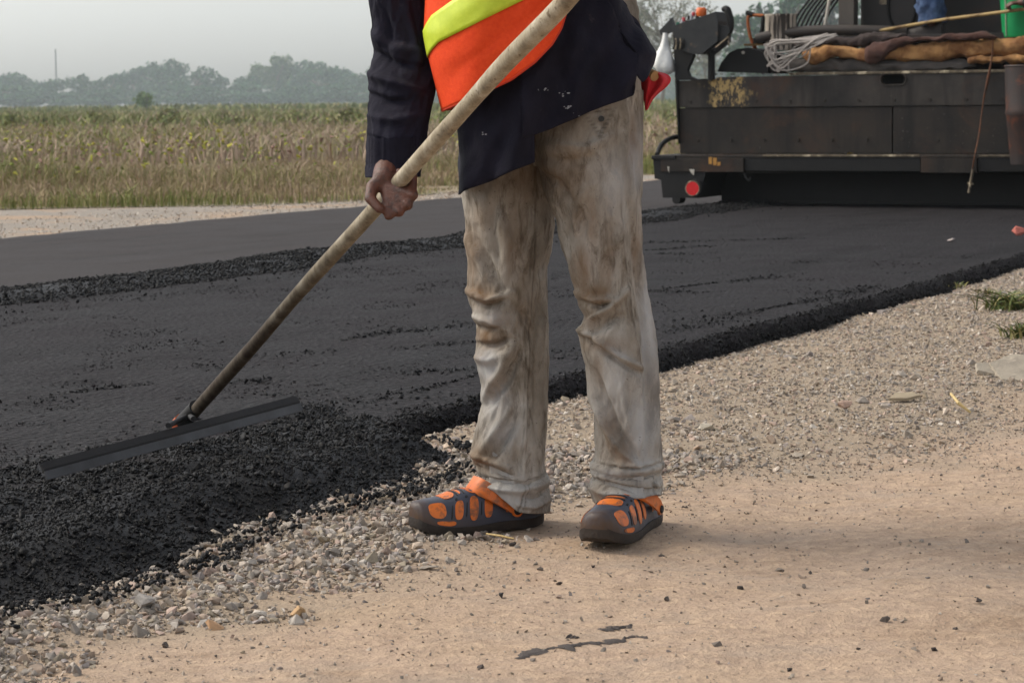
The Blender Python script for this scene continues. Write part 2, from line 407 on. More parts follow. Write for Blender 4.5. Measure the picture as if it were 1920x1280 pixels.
k = (h > .004) & ((h > .046) | (v < 2.98) | (r.uniform(size=n) < .3)); u, v, h = u[k], v[k], h[k]
x, y = xy_of_uv(u, v); g = ground_z(x, y) * .5
s = .0022 + .0075 * r.beta(1.1, 4.0, len(u)); s = np.where(r.uniform(size=len(u)) < .012, s + .008, s); h = np.where((v > 2.99) & (h < .066), .062, h)
c1 = scatter(np.stack([x, y, h + g], -1), s, ROCK_T, np.zeros((len(u), 3)), .95, 71)
# crumbs that rolled out past the toe of the heap
n = 1500; u = r.uniform(1.5, 5.6, n); _, out = heap_h(u, np.zeros(n)); v = np.minimum(out, 3.0) - np.abs(r.normal(0, .045, n)); x, y = xy_of_uv(u, v)
c2 = scatter(np.stack([x, y, ground_z(x, y) + .012], -1), .003 + .010 * r.beta(1.2, 3, n), ROCK_S, np.zeros((n, 3)), .8, 72)
# crumbly edge of the mat
n = 15000; u = 4.8 + 15 * r.uniform(size=n) ** 1.6; t = r.uniform(-.02, .065, n); v = near_edge(u) - .045 * sstep(.06, -.01, t) + r.normal(0, .012, n)
x, y = xy_of_uv(u, v); c3 = scatter(np.stack([x, y, np.maximum(t, 0)], -1), .003 + .010 * r.beta(1.3, 3, n), ROCK_T, np.zeros((n, 3)), .9, 73)
cc = join([c1, c2, c3])
put('asphalt_crumbs', mesh_fast('asphalt_crumbs', cc[0], cc[1], True), m_clod, kind='stuff', label='black asphalt crumbs covering the heap and the broken mat edge', cat='asphalt crumbs')
# the coarse aggregate standing proud in the fresh mat
n = 34000; u = 4.2 + 8.5 * r.uniform(size=n) ** 1.5; v = r.uniform(3.03, 6.3, n); k = (vnoise(u * 1.3, v * 3.5, 0, 24) > -.55) & (xy_of_uv(u, v)[0] > -.30 * xy_of_uv(u, v)[1]); u, v = u[k], v[k]; x, y = xy_of_uv(u, v)
mg = scatter(np.stack([x, y, np.full(len(u), .0585)], -1), .003 + .007 * r.beta(1.2, 3.5, len(u)), ROCK_T, np.zeros((len(u), 3)), .45, 76, .55)
put('mat_aggregate', mesh_fast('mat_aggregate', mg[0], mg[1], True), m_mat, kind='stuff', label='coarse stones bedded in the surface of the fresh asphalt mat', cat='aggregate')
# windrow along the joint of the two lanes, and drag marks of loose crumbs on the mat
n = 36000; u = 6 + 16 * r.uniform(size=n) ** 1.3; q = r.uniform(0, 1, n)
v = 6.24 + .10 * vnoise(u * 1.2, 0, 0, 18) + .68 * q; v = v - .30 * (r.uniform(size=n) < .06) * r.uniform(size=n)
hgt = .042 * np.sin(np.clip(q, 0, 1) * PI) * (.7 + .3 * vnoise(u * 3, v * 3, 0, 19)); x, y = xy_of_uv(u, v)
w1 = scatter(np.stack([x, y, .06 + hgt * r.uniform(.5, 1, n)], -1), .004 + .014 * r.beta(1.2, 3.8, n), ROCK_T, np.zeros((n, 3)), .8, 74)
put('asphalt_windrow', mesh_fast('asphalt_windrow', w1[0], w1[1], True), m_clod, kind='stuff', label='low ridge of loose asphalt lumps along the joint between lanes', cat='asphalt ridge')
wu, wv = np.arange(2, 24, .08), np.linspace(0, 1, 14); A, B = np.meshgrid(wu, wv, indexing='ij')
VV = 6.28 + .10 * vnoise(A * 1.2, 0, 0, 18) + .60 * B; x, y = xy_of_uv(A, VV)
put('asphalt_ridge_core', mesh_fast('asphalt_ridge_core', np.stack([x, y, .050 + .032 * np.sin(B * PI) + .012 * vnoise(A * 9, VV * 9, 0, 20)], -1).reshape(-1, 3), grid_faces(len(wu), 14)[:, ::-1], True), m_clod, kind='stuff',
    label='packed core of the loose asphalt ridge between lanes', cat='asphalt ridge')
STREAKS = [[(560, 778), (700, 748), (830, 722), (905, 700)], [(1030, 672), (1100, 655)], [(1240, 628), (1400, 585), (1540, 560), (1640, 535)], [(500, 668), (590, 660), (640, 655)],
           [(60, 757), (110, 740), (180, 728), (290, 718)], [(640, 640), (720, 622), (800, 618), (895, 605)], [(1215, 548), (1260, 540), (1340, 530)], [(1225, 545), (1330, 547)], [(1370, 527), (1460, 518)],
           [(730, 655), (800, 648), (890, 640)], [(350, 690), (420, 686)], [(430, 716), (500, 711)], [(1210, 470), (1330, 460)], [(1240, 475), (1290, 478)], [(1490, 492), (1520, 490)], [(0, 800), (60, 795)], [(760, 700), (890, 690)], [(1210, 455), (1500, 447)]]
Ps, Ss = [], []
for st in STREAKS:
    W = [G(px, py, .062) for px, py in st]; L = sum((W[i + 1] - W[i]).length for i in range(len(W) - 1)); n = int(L * 520)
    for _ in range(n):
        i = random.randrange(len(W) - 1); t = random.random(); p = W[i].lerp(W[i + 1], t)
        p = p + RN * random.gauss(0, .035) * (1 + .8 * math.sin(p.y * 5)) + RD * random.gauss(0, .04); Ps.append(p[:]); Ss.append(.0025 + .007 * random.random() ** 2)
n = 500; u = r.uniform(5, 17, n); v = r.uniform(3.05, 6.3, n); x, y = xy_of_uv(u, v)
Ps += list(np.stack([x, y, np.full(n, .060)], -1)); Ss += list(.002 + .008 * r.beta(1, 5, n))
dm = scatter(np.array(Ps), np.array(Ss), ROCK_T, np.zeros((len(Ps), 3)), .35, 75)
put('asphalt_drag_marks', mesh_fast('asphalt_drag_marks', dm[0], dm[1], False), m_clod, kind='stuff', label='dark drag marks of loose crumbs across the fresh mat', cat='drag marks')
# ================================================================== FIELD GRASS
def blades(x, y, h, wd, cols, seed, lean=.35, z=.05):
    r = np.random.default_rng(seed); n = len(x); a = r.uniform(0, 2 * PI, n); b = r.uniform(0, 2 * PI, n); le = np.abs(r.normal(0, lean, n)) * h
    dx, dy = np.cos(a) * wd / 2, np.sin(a) * wd / 2; lx, ly = np.cos(b) * le, np.sin(b) * le
    zz = np.full(n, z)
    V = np.stack([np.stack([x - dx, y - dy, zz - .05], -1), np.stack([x + dx, y + dy, zz - .05], -1),
                  np.stack([x - dx * .7 + lx * .3, y - dy * .7 + ly * .3, zz + h * .6], -1), np.stack([x + dx * .7 + lx * .3, y + dy * .7 + ly * .3, zz + h * .6], -1),
                  np.stack([x + lx, y + ly, zz + h], -1)], 1)
    o = (np.arange(n) * 5)[:, None, None]
    Fc = (np.array([[0, 1, 3], [0, 3, 2], [2, 3, 4]])[None] + o).reshape(-1, 3)
    return V.reshape(-1, 3), Fc, np.repeat(cols, 5, 0)
def field_pts(n, y0, y1, r, half=.36):
    yy = y0 + (y1 - y0) * r.uniform(size=n) ** 1.0; xx = r.uniform(-half, half, n) * yy
    u, v = uv_of_xy(xx, yy); ge = np.array([10.35 + 2.6 * sstep(19.0, 15.0, a) for a in [u]])[0] + .25 * vnoise(u * .9, 0, 0, 77) + .15
    k = v > ge; return xx[k], yy[k], (v - ge)[k]
r = np.random.default_rng(8)
def pick(pal, n, r, j=.18): return np.array([srgb(*c) for c in pal])[r.integers(0, len(pal), n)] * r.uniform(1 - j, 1 + j, (n, 1))
TAN = [(170, 150, 122), (182, 160, 134), (164, 144, 116), (156, 142, 104), (146, 138, 98), (178, 152, 136)]
OLV = [(136, 140, 82), (122, 132, 74), (152, 150, 92), (112, 122, 68), (164, 156, 106)]
MAU = [(178, 154, 140), (188, 166, 150), (168, 146, 134), (172, 158, 132), (154, 144, 114)]
GRN = [(128, 136, 84), (142, 146, 94), (116, 126, 78), (154, 148, 106), (106, 116, 76)]
Gs = []
x, y, e = field_pts(140000, 20, 36, r); n = len(x)
patch = fbm(x * .35, y * .35, 0, 3, 81)
isg = (r.uniform(size=n) < np.clip(.18 + .6 * patch + .75 * np.exp(-e / .8), 0, 1)); mau = (r.uniform(size=n) < sstep(4, 9, e) * .75)
col = np.where(isg[:, None], pick(OLV, n, r), np.where(mau[:, None], pick(MAU, n, r), pick(TAN, n, r)))
h = (.07 + .27 * r.beta(1.2, 2.8, n)) * (.45 + .55 * sstep(0, 1.5, e)) * (1 + .9 * patch)
Gs.append(blades(x, y, h, .005 + .008 * r.uniform(size=n), col, 91, 1.0))
x, y, e = field_pts(30000, 34, 70, r); n = len(x); patch = fbm(x * .12, y * .12, 0, 3, 82)
isg = r.uniform(size=n) < np.clip(.10 + .45 * patch, 0, 1); col = np.where(isg[:, None], pick(OLV, n, r), pick(MAU, n, r))
Gs.append(blades(x, y, .20 + .28 * r.uniform(size=n), .02 + .025 * r.uniform(size=n), col, 92, .9))
x, y, e = field_pts(64000, 68, 240, r); n = len(x); patch = fbm(x * .05, y * .05, 0, 3, 83)
isg = r.uniform(size=n) < np.clip(.75 + .4 * patch, 0, 1); col = np.where(isg[:, None], pick(GRN, n, r), pick(MAU, n, r))
Gs.append(blades(x, y, (.35 + .3 * r.uniform(size=n)) * (1 + .3 * patch), .05 + .07 * r.uniform(size=n), col, 93, .8))
x, y, e = field_pts(26000, 235, 900, r); n = len(x); patch = fbm(x * .02, y * .02, 0, 3, 86)
col = pick(GRN, n, r); Gs.append(blades(x, y, (.55 + .5 * r.uniform(size=n)) * (1 + .4 * patch), .5 + .6 * r.uniform(size=n), col, 96))
gg = join(Gs); put('field_grass', mesh_fast('field_grass', gg[0], gg[1], False, gg[2] * np.array([.80, .80, .76])), m_grass, kind='stuff', label='tall dry and green grass of the field beyond the road', cat='grass')
# seed heads and small yellow-green weeds standing out of the grass
x, y, e = field_pts(9000, 20.5, 60, r); k = (e > .8) & (fbm(x * .4, y * .4, 0, 2, 85) > .0); x, y = x[k], y[k]; n = len(x)
hz = .22 + .30 * r.uniform(size=n)
wd = scatter(np.stack([x, y, .05 + hz], -1), .012 + .022 * r.uniform(size=n), ROCK_T, pick([(150, 150, 60), (168, 160, 70), (120, 130, 60), (132, 104, 92), (108, 116, 52)], n, r), .8, 94)
put('field_weeds', mesh_fast('field_weeds', wd[0], wd[1], False, wd[2]), m_grass, kind='stuff', label='small yellowish weed heads among the field grass', cat='weeds')
# stones of the far verge
u = r.uniform(9, 34, 12000); v = 9.72 + (np.array([grass_edge(a) for a in u]) - 9.5) * r.uniform(size=12000) ** 1.2; x, y = xy_of_uv(u, v)
vg = scatter(np.stack([x, y, np.full(len(x), .035)], -1), .005 + .016 * r.beta(1.2, 4, len(x)), ROCK_T, stone_cols(len(x), r) * 1.15, .6, 95)
put('verge_stones', mesh_fast('verge_stones', vg[0], vg[1], False, vg[2]), m_stone, kind='stuff', label='pale gravel on the far verge between asphalt and field', cat='gravel')

# ================================================================== TREES
def crown_mesh(name, lobes, nleaf, size, pal, seed, gaps=.15):
    r = np.random.default_rng(seed); Cn, Sz, Co = [], [], []
    tot = sum(l[3] * l[4] * l[3] for l in lobes)
    for (cx, cy_, cz, rx, rz) in lobes:
        n = int(nleaf * rx * rz * rx / tot)
        d = r.normal(size=(n, 3)); d /= np.linalg.norm(d, axis=1, keepdims=True); rad = r.uniform(.35, 1.0, n) ** .45 * (1 + .28 * fbm(d[:, 0] * 2.3 + cx, d[:, 1] * 2.3, d[:, 2] * 2.3, 2, seed))
        p = d * rad[:, None] * np.array([rx, rx, rz]) + np.array([cx, cy_, cz])
        k = vnoise(p[:, 0] * 1.1, p[:, 1] * 1.1, p[:, 2] * 1.1, seed + 5) > (-1 + 2 * gaps); p = p[k]
        Cn.append(p); shade = r.uniform(.8, 1.2, len(p)); Co.append(np.array([srgb(*c) for c in pal])[r.integers(0, len(pal), len(p))] * shade[:, None])
    P = np.concatenate(Cn); Co = np.concatenate(Co); n = len(P)
    a = r.normal(size=(n, 3)); a /= np.linalg.norm(a, axis=1, keepdims=True); b = np.cross(a, r.normal(size=(n, 3))); b /= np.linalg.norm(b, axis=1, keepdims=True)
    s = size * r.uniform(.6, 1.4, (n, 1)); V = np.stack([P - a * s, P + b * s * .5, P + a * s, P - b * s * .5], 1).reshape(-1, 3)
    return mesh_fast(name, V, np.arange(n * 4).reshape(-1, 4), False, np.repeat(Co, 4, 0))
def trunk_mesh(name, h, lobes, r0, seed):
    rr = random.Random(seed); mb = MB(); top = (0.1 * rr.uniform(-1, 1) * h, 0.1 * rr.uniform(-1, 1) * h * .3, h * .55)
    mid = Vector(top) * .5 + Vector((rr.uniform(-.2, .2), 0, 0)); mb.tube(spline([(0, 0, -.3), mid, top], 5), [r0 * (1 - .55 * i / 10) for i in range(11)], 8)
    for (cx, cy_, cz, rx, rz) in lobes:
        a = Vector(top) * rr.uniform(.6, 1); e = Vector((cx, cy_, cz + rz * .3)); m_ = a.lerp(e, .5) + Vector((rr.uniform(-.3, .3), rr.uniform(-.3, .3), .2))
        mb.tube(spline([a, m_, e], 4), [r0 * .5 * (1 - .8 * i / 8) for i in range(9)], 6)
        for q in range(3):
            e2 = e + Vector((rr.uniform(-1, 1) * rx, rr.uniform(-1, 1) * rx, rr.uniform(-.2, .9) * rz)) * .8; mb.tube([m_, m_.lerp(e2, .5) + Vector((0, 0, .15)), e2], [r0 * .22, r0 * .15, r0 * .05], 5)
    me = bpy.data.meshes.new(name); me.from_pydata(mb.v, [], mb.f); me.update(); me.materials.append(m_bark); return me
LEAFP = [(50, 88, 52), (40, 74, 46), (64, 100, 56), (32, 58, 40)]
GREY = [(124, 122, 104), (108, 108, 90), (134, 130, 112), (96, 106, 78)]
def kind_mesh(i, lobes, n, size, pal, h, r0, gaps):
    cm = crown_mesh('crown', lobes, n, size, pal, 100 + i, gaps); cm.materials.append(m_leaf); return cm, trunk_mesh('trunk', h, lobes, r0, 100 + i)
def rl(seed, n, H, W):                          # random lobes of a broad crown
    q = random.Random(seed); L = []
    for i in range(n):
        z = H * q.uniform(.30, .84); k = math.sin(min(1, z / H * 1.05) * PI) ** .5
        L.append((q.uniform(-1, 1) * W * .55 * k, q.uniform(-1, 1) * W * .5 * k, z, W * q.uniform(.22, .36), H * q.uniform(.11, .18)))
    return L
KINDS = [kind_mesh(0, rl(1, 11, 8, 5.5), 3200, .26, LEAFP, 8, .22, .22), kind_mesh(1, rl(2, 9, 7, 6.5), 3000, .26, LEAFP, 7, .22, .26), kind_mesh(2, rl(3, 12, 9.5, 5), 3400, .26, LEAFP, 9.5, .25, .25),
         kind_mesh(3, rl(4, 8, 6, 5), 2600, .24, LEAFP, 6, .18, .18),
         kind_mesh(4, rl(5, 16, 8.5, 5.5), 6500, .11, GREY, 8.5, .16, .36),             # sparse grey tree
         kind_mesh(5, [(q.uniform(-1, 1) * 1.6, q.uniform(-1, 1) * 1.4, 4 + q.uniform(0, 5), .9, 1.3) for q in [random.Random(s) for s in range(9)]], 2600, .24, [(88, 110, 62), (100, 118, 70), (76, 98, 56)], 9, .2, .3)]
def tree(name, kind, px, dist, top_px, label, group, rz, base_z=0.0, wide=1.0):
    p = D(px, 200, dist); H = CAMH + (D(px, top_px, dist).z - CAMH); hk = [8, 7, 9.5, 6, 8.5, 9.6][kind]
    s = H / (hk * .99)
    o = empty(name, (p.x, p.y, base_z), rz, label, 'tree', group); o.scale = (s * wide, s * wide, s)
    put('crown', KINDS[kind][0], None, o); put('trunk', KINDS[kind][1], None, o); return o
TL = 'trees of the hazy far treeline'
rr = random.Random(4)
skyline = [(-160, 150), (-100, 140), (-40, 148), (12, 136), (58, 143), (100, 148), (150, 138), (205, 140), (250, 128), (292, 116), (332, 112), (372, 126), (415, 146), (455, 142), (490, 118), (522, 100), (556, 112), (590, 118), (628, 124), (664, 128), (700, 126), (745, 134), (800, 130), (850, 140), (1216, 118), (1290, 96), (1330, 108), (1375, 116), (1500, 105), (1560, 100)]
names = {0: 'broadleaf tree', 1: 'wide spreading tree', 2: 'tall tree', 3: 'low round tree', 4: 'thin grey tree', 5: 'feathery pale green tree'}
wordp = ['far left, past the frame edge', 'far left at the frame edge', 'at the left end', 'left of the thin mast', 'just left of the thin mast', 'behind the thin mast', 'just right of the thin mast', 'left of the lone bush', 'just left of the lone bush', 'behind the lone bush', 'on the left hump of the skyline', 'right of the left hump', 'at the low gap in the skyline', 'right of the low gap', 'left of the tallest crown', 'forming the tallest left peak', 'just right of the tallest peak', 'between the peak and the sleeve', 'second left of the sleeve', 'beside the dark sleeve', 'hidden partly by the sleeve', 'behind the upper sleeve', 'behind the orange vest', 'behind the dark shirt', 'low right of the worker', 'low beneath the control console', 'behind the console post', 'behind the curved fender', 'behind the white can', 'behind the hoses']
for i, (px, ty) in enumerate(skyline):
    k = 5 if i in (15, 14) else rr.choice([0, 1, 2, 3, 0, 1])
    if i in (9, 10, 16): k = rr.choice([0, 2])
    dist = rr.uniform(950, 1060)
    tree('treeline_tree', k, px, dist, ty + rr.uniform(-3, 3), 'hazy blue-green %s of the far treeline, %s' % (names[k], wordp[i]), TL, rr.uniform(0, 6.28), wide=1.25)
# a continuous understorey of bushes closes the gaps between the stems
for i in range(44):
    px = -200 + i * 44
    tree('treeline_bush', 3, px + rr.uniform(-15, 15), rr.uniform(905, 930), 158 + rr.uniform(-9, 9), 'dusky low bush in the hazy understorey of the far treeline', 'understorey bushes of the far treeline', rr.uniform(0, 6.28), -1.2, 2.4)
# nearer, taller trees behind the paver
tree('roadside_tree', 4, 1238, 340, -35, 'tall thin grey feathery tree left of the control console', 'trees behind the paver', .4)
tree('roadside_tree', 4, 1330, 420, 18, 'smaller grey thin tree behind the console hook', 'trees behind the paver', 2.0)
tree('roadside_tree', 0, 1455, 400, -15, 'hazy green leafy tree behind the white can', 'trees behind the paver', 1.1)
tree('roadside_tree', 2, 1570, 420, -60, 'tall hazy green tree behind the black hoses', 'trees behind the paver', 2.6)
p = G(275, 209); 
def bush(name, base, H, n, size, pal, seed, label, cat='bush'):
    o = empty(name, base, 0, label, cat); lob = [(random.uniform(-.3, .3) * H, random.uniform(-.3, .3) * H, H * random.uniform(.45, .8), H * .32, H * .28) for _ in range(6)]
    cm = crown_mesh('crown', lob, n, size, pal, seed, .2); put('crown', cm, m_leaf, o); put('trunk', trunk_mesh('trunk', H, lob, H * .03, seed), None, o); return o
q = D(275, 205, 330); bush('lone_bush', (q.x, q.y, 0), 3.2, 420, .26, [(96, 120, 60), (110, 130, 70), (84, 108, 54)], 140, 'small green bush standing alone in the field before the treeline')
for i, (px, yy, hh) in enumerate([(20, 70, .75), (320, 75, .8), (835, 66, .8), (560, 80, .7), (180, 78, .7), (430, 68, .75), (650, 72, .9)]):
    q = D(px, 200, yy); bush('field_shrub', (q.x, q.y, 0), hh, 260, .07, GRN, 150 + i, ['low green shrub at the left edge of the field', 'low green shrub right below the lone bush', 'low green shrub beside the orange vest corner', 'low green shrub below the tallest far tree', 'low green shrub left of the lone bush', 'low green shrub below the skyline gap', 'low green shrub beside the dark sleeve'][i], 'shrub')
# radio mast far away
q = D(107, 205, 1080); ms = empty('radio_mast', (q.x, q.y, 0), 0, 'very faint thin radio mast above the left treeline', 'mast')
m_steel = surf('dark_steel', srgb(40, 38, 36), srgb(58, 54, 50), 6, .6, .3)
Hm = D(107, 92, 1080).z
for a in range(3):
    b = a * 2 * PI / 3; MB().tube([(.45 * math.cos(b), .45 * math.sin(b), -.2), (.12 * math.cos(b), .12 * math.sin(b), Hm)], .14, 5).build('leg', m_steel, ms)
mb = MB()
for k in range(14):
    z = Hm * k / 14; s_ = .45 - .33 * k / 14
    for a in range(3):
        b, c = a * 2 * PI / 3, (a + 1) * 2 * PI / 3; mb.tube([(s_ * math.cos(b), s_ * math.sin(b), z), (s_ * math.cos(c), s_ * math.sin(c), z + Hm / 14)], .03, 4)
mb.build('lattice', m_steel, ms)

# ================================================================== HAZE
hz = MB().box((-1060, -70, -8.0), (1160, 1215, 46)).build('haze', None, kind='stuff', label='pale dusty haze over the fields', cat='haze')
hm = bpy.data.materials.new('haze'); hm.use_nodes = True; hm.node_tree.nodes.clear()
pvn = hm.node_tree.nodes.new('ShaderNodeVolumePrincipled'); ou = hm.node_tree.nodes.new('ShaderNodeOutputMaterial')
pvn.inputs['Color'].default_value = (.82, .93, 1.0, 1); pvn.inputs['Density'].default_value = .00033; pvn.inputs['Anisotropy'].default_value = 0.2
hm.node_tree.links.new(pvn.outputs[0], ou.inputs['Volume']); hz.data.materials.append(hm)
# ================================================================== PAVER
PV0 = UV(18.0, 5.1)
paver = empty('asphalt_paver', PV0, -YAW, 'dark grease-stained asphalt paver with wide screed, seen from behind', 'paver')
PR = Matrix.Rotation(YAW, 3, 'Z')
def pv(px, py, yl):                          # photo pixel -> paver coordinates on the plane y = yl
    o = PR @ (Vector((0, 0, CAMH)) - PV0); d = PR @ ray(px, py); t = (yl - o.y) / d.y; return o + d * t
def pw(px, py, yl): return PV0 + PR.transposed() @ pv(px, py, yl)
def zl(px, py, yl): return pv(px, py, yl).z
def xl(px, py, yl): return pv(px, py, yl).x
m_black = surf('black_grease', srgb(9, 8, 8), srgb(17, 15, 14), 9, .7, .2, bump=.4)
def paver_paint(name, base, dark, patch=None):
    m = NT(name); n1 = m.noise(2.2, 6, .65); n2 = m.noise(24, 6, .7); n3 = m.noise(7, 4, .6, stretch=(1.0, 1.0, .12))
    c = m.ramp(n1, [(.3, dark), (.6, base), (.8, tuple(q * 1.25 for q in base))])
    c = m.mix(m.ramp(n3, [(.48, (0, 0, 0)), (.68, (.7, .7, .7))]), c, tuple(q * .5 for q in dark))
    c = m.mix(m.ramp(m.noise(1.7, 6, .7, dist=.5), [(.52, (0, 0, 0)), (.70, (.8, .8, .8))]), c, srgb(76, 50, 34))
    c = m.mix(m.ramp(m.noise(55, 3, .6), [(.70, (0, 0, 0)), (.74, (.8, .8, .8))]), c, srgb(120, 112, 104))
    if patch:
        geo = m.n('ShaderNodeVectorMath', operation='DISTANCE'); m.l(m.coord(), geo.inputs[0]); geo.inputs[1].default_value = patch[:3]
        near = m.ramp(m.math('ADD', geo.outputs['Value'], m.math('MULTIPLY', m.math('SUBTRACT', m.noise(5, 4, .6), .5), .5)), [(patch[3] * .55, (1, 1, 1)), (patch[3], (0, 0, 0))])
        k = m.math('MULTIPLY', near, m.ramp(m.noise(22, 6, .8, stretch=(1.2, 1, .7)), [(.48, (0, 0, 0)), (.54, (1, 1, 1))])); c = m.mix(k, c, srgb(178, 150, 98))
    m.bump(n2, .5, .006)
    return m.done(c, m.ramp(n1, [(.3, (.42,) * 3), (.7, (.7,) * 3)]), .25, .4)
YB = .38
pp = pv(1365, 168, YB)
m_plate = paver_paint('worn_plate', srgb(66, 60, 55), srgb(32, 29, 27), (pp.x, pp.y, pp.z, .20))
m_panel = paver_paint('rusty_panel', srgb(53, 45, 38), srgb(26, 23, 21))
m_edge = surf('worn_bright_edge', srgb(120, 108, 88), srgb(70, 60, 50), 20, .5, .4, c3=srgb(190, 176, 150), s3=9)
XL, XR = -2.13, 2.13
x_l = xl(1272, 200, YB)
z_top, z_mid, z_bot = zl(1600, 139, YB), zl(1600, 199, YB), zl(1600, 274, YB)
wz = zl(1600, 291, 0.0); wz0 = zl(1600, 321, 0.0)
# upper plate with its oblong hand slot
sc_ = pv(1675, 149, YB); bm = bmesh.new()
outer = [bm.verts.new((x, YB, z)) for x, z in ((x_l, z_mid), (XR, z_mid), (XR, z_top), (xl(1345, 150, YB), z_top - .01), (xl(1340, 150, YB), z_top - .03), (x_l, z_top - .035))]
inner = []
for k in range(24):
    a = 2 * PI * k / 24; inner.append(bm.verts.new((sc_.x + (.058 if math.cos(a) > 0 else -.058) + .040 * math.cos(a), YB, sc_.z + .040 * math.sin(a))))
ed = [bm.edges.new((l[i], l[(i + 1) % len(l)])) for l in (outer, inner) for i in range(len(l))]
bmesh.ops.triangle_fill(bm, use_beauty=True, use_dissolve=False, edges=ed)
ex = bmesh.ops.extrude_face_region(bm, geom=bm.faces[:]); bmesh.ops.translate(bm, vec=(0, .03, 0), verts=[g for g in ex['geom'] if isinstance(g, bmesh.types.BMVert)])
MB().bm(bm).build('rear_plate', m_plate, paver)
MB().tube([(sc_.x + (.058 if math.cos(a) > 0 else -.058) + .045 * math.cos(a), YB - .004, sc_.z + .045 * math.sin(a)) for a in [2 * PI * k / 32 for k in range(33)]], .007, 6).build('slot_rim', m_plate, paver, True)
MB().box((x_l + .03, YB + .2, z_mid - .5), (XR - .03, YB + .55, z_top - .02)).build('screed_body', m_black, paver)
bolt_me = None
for k in range(15):
    for zz in (z_mid + .045, z_bot + .05):
        bx = x_l + .10 + k * .285 + (.06 if zz < z_mid else 0)
        if bx > XR - .05: continue
        yy = YB - .008 if zz > z_mid else YB + .006
        if bolt_me is None:
            o = MB().tube([(0, 0, 0), (0, .012, 0)], .014, 6).build('bolt', m_panel, paver); bolt_me = o.data
        else: o = put('bolt', bolt_me, None, paver)
        o.location = (bx, yy, zz)
# caked asphalt along the walkway and lip
rk = np.random.default_rng(9); n = 900; xx = rk.uniform(x_l, XR, n); top = rk.uniform(size=n) < .35
pp_ = np.stack([xx, np.where(top, YB - .005 + .03 * rk.uniform(size=n), .03 + .33 * rk.uniform(size=n) ** 2), np.where(top, z_top + .012, wz)], -1)
ck = scatter(pp_, .004 + .012 * rk.beta(1, 4, n), ROCK_T, np.zeros((n, 3)), .6, 77); put('caked_asphalt', mesh_fast('caked_asphalt', ck[0], ck[1], True), m_panel, paver, kind='stuff')
# worn top lip and the flange that caps the plate
MB().box((xl(1480, 139, YB), YB - .012, z_top - .004), (XR, YB + .16, z_top + .018), .004).build('top_lip', m_edge, paver)
# lower panels
xs = xl(1673, 240, YB)
for a, b, dy in ((x_l + .004, xs - .008, .02), (xs + .004, XR, .012)):
    MB().box((a, YB + dy, z_bot - .06), (b, YB + dy + .03, z_mid - .006), .004).build('lower_panel', m_panel, paver)
# walkway
MB().box((xl(1232, 286, .02), 0.0, wz - .022), (XR, YB + .05, wz), .004).build('walkway', m_panel, paver)
segs = [(1240, 1395, m_panel), (1396, 1725, m_black), (1727, 1832, m_panel), (1834, 2230, m_black)]
for a, b, m_ in segs:
    q = -.012 if m_ is m_panel else .004
    MB().box((xl(a, 300, 0), q, wz0 - (.01 if m_ is m_panel else 0)), (min(xl(b, 300, 0), XR), .05, wz - .024), .003).build('fascia', m_, paver)
for a, b in ((1430, 1724), (1836, 2100)):
    MB().box((xl(a, 300, 0), -.006, wz - .012), (min(xl(b, 300, 0), XR), .02, wz + .004), .003).build('worn_strip', m_edge, paver)
# yellow paint dabs on the fascia
m_yel = surf('yellow_paint', srgb(188, 140, 60), srgb(150, 100, 40), 30, .6)
for a, b, c, d in ((1329, 1335, 295, 308), (1337, 1344, 296, 310), (1345, 1351, 304, 311)):
    MB().box((xl(a, c, -.012), -.0145, zl(a, d, -.012)), (xl(b, c, -.012), -.011, zl(a, c, -.012)), .002).build('paint_dab', m_yel, paver)
# end gate box under the left end
x0, x1 = xl(1224, 300, 0), xl(1322, 300, 0)
zg = zl(1260, 371, 0)
MB().prism([(x0, wz - .01), (x0 + .015, wz - .19), (x0 + .07, wz - .20), (x0 + .085, zg), (x1 - .06, zg), (x1, wz - .16), (x1, wz - .03)], .0, .75).build('end_gate', m_black, paver)
MB().box((x0 - .005, -.02, wz - .035), (x0 + .20, .6, wz - .004), .006).build('end_gate_cap', m_black, paver)
qq = pv(1272, 374, .05); MB().tube([(qq.x, 0, qq.z), (qq.x, .12, qq.z)], .035, 14).build('gate_roller', m_black, paver)
m_white = surf('chalk_white', srgb(196, 190, 178), srgb(160, 152, 140), 20, .7)
for a, b, rx in ((1253, 317, .008), (1297, 322, .022)):
    q = pv(a, b, -.012); MB().add([(q.x - rx, -.013, q.z + .02), (q.x + rx, -.013, q.z + .018), (q.x + rx * .8, -.013, q.z - .03), (q.x - rx * .2, -.013, q.z - .01)], [(0, 1, 2, 3)]).add([(q.x - rx, .0, q.z + .02), (q.x + rx, .0, q.z + .018), (q.x + rx * .8, .0, q.z - .03), (q.x - rx * .2, .0, q.z - .01)], [(3, 2, 1, 0)]).build('chipped_spot', m_white, paver)
q = pv(1302, 353, -.03)
m_red = surf('red_reflector', srgb(196, 18, 24), srgb(214, 30, 34), 40, .25, bump=.2)
MB().tube([(q.x, -.06, q.z), (q.x, .05, q.z)], .075, 24).build('reflector_housing', m_black, paver, True)
rf = MB().tube([(q.x, -.075, q.z), (q.x, -.055, q.z)], [.054, .056], 24).build('reflector', m_red, paver, True)
MB().tube([(q.x + .058 * math.cos(a), -.072, q.z + .058 * math.sin(a)) for a in [2 * PI * k / 28 for k in range(29)]], .005, 6).build('reflector_rim', m_edge, rf, True)
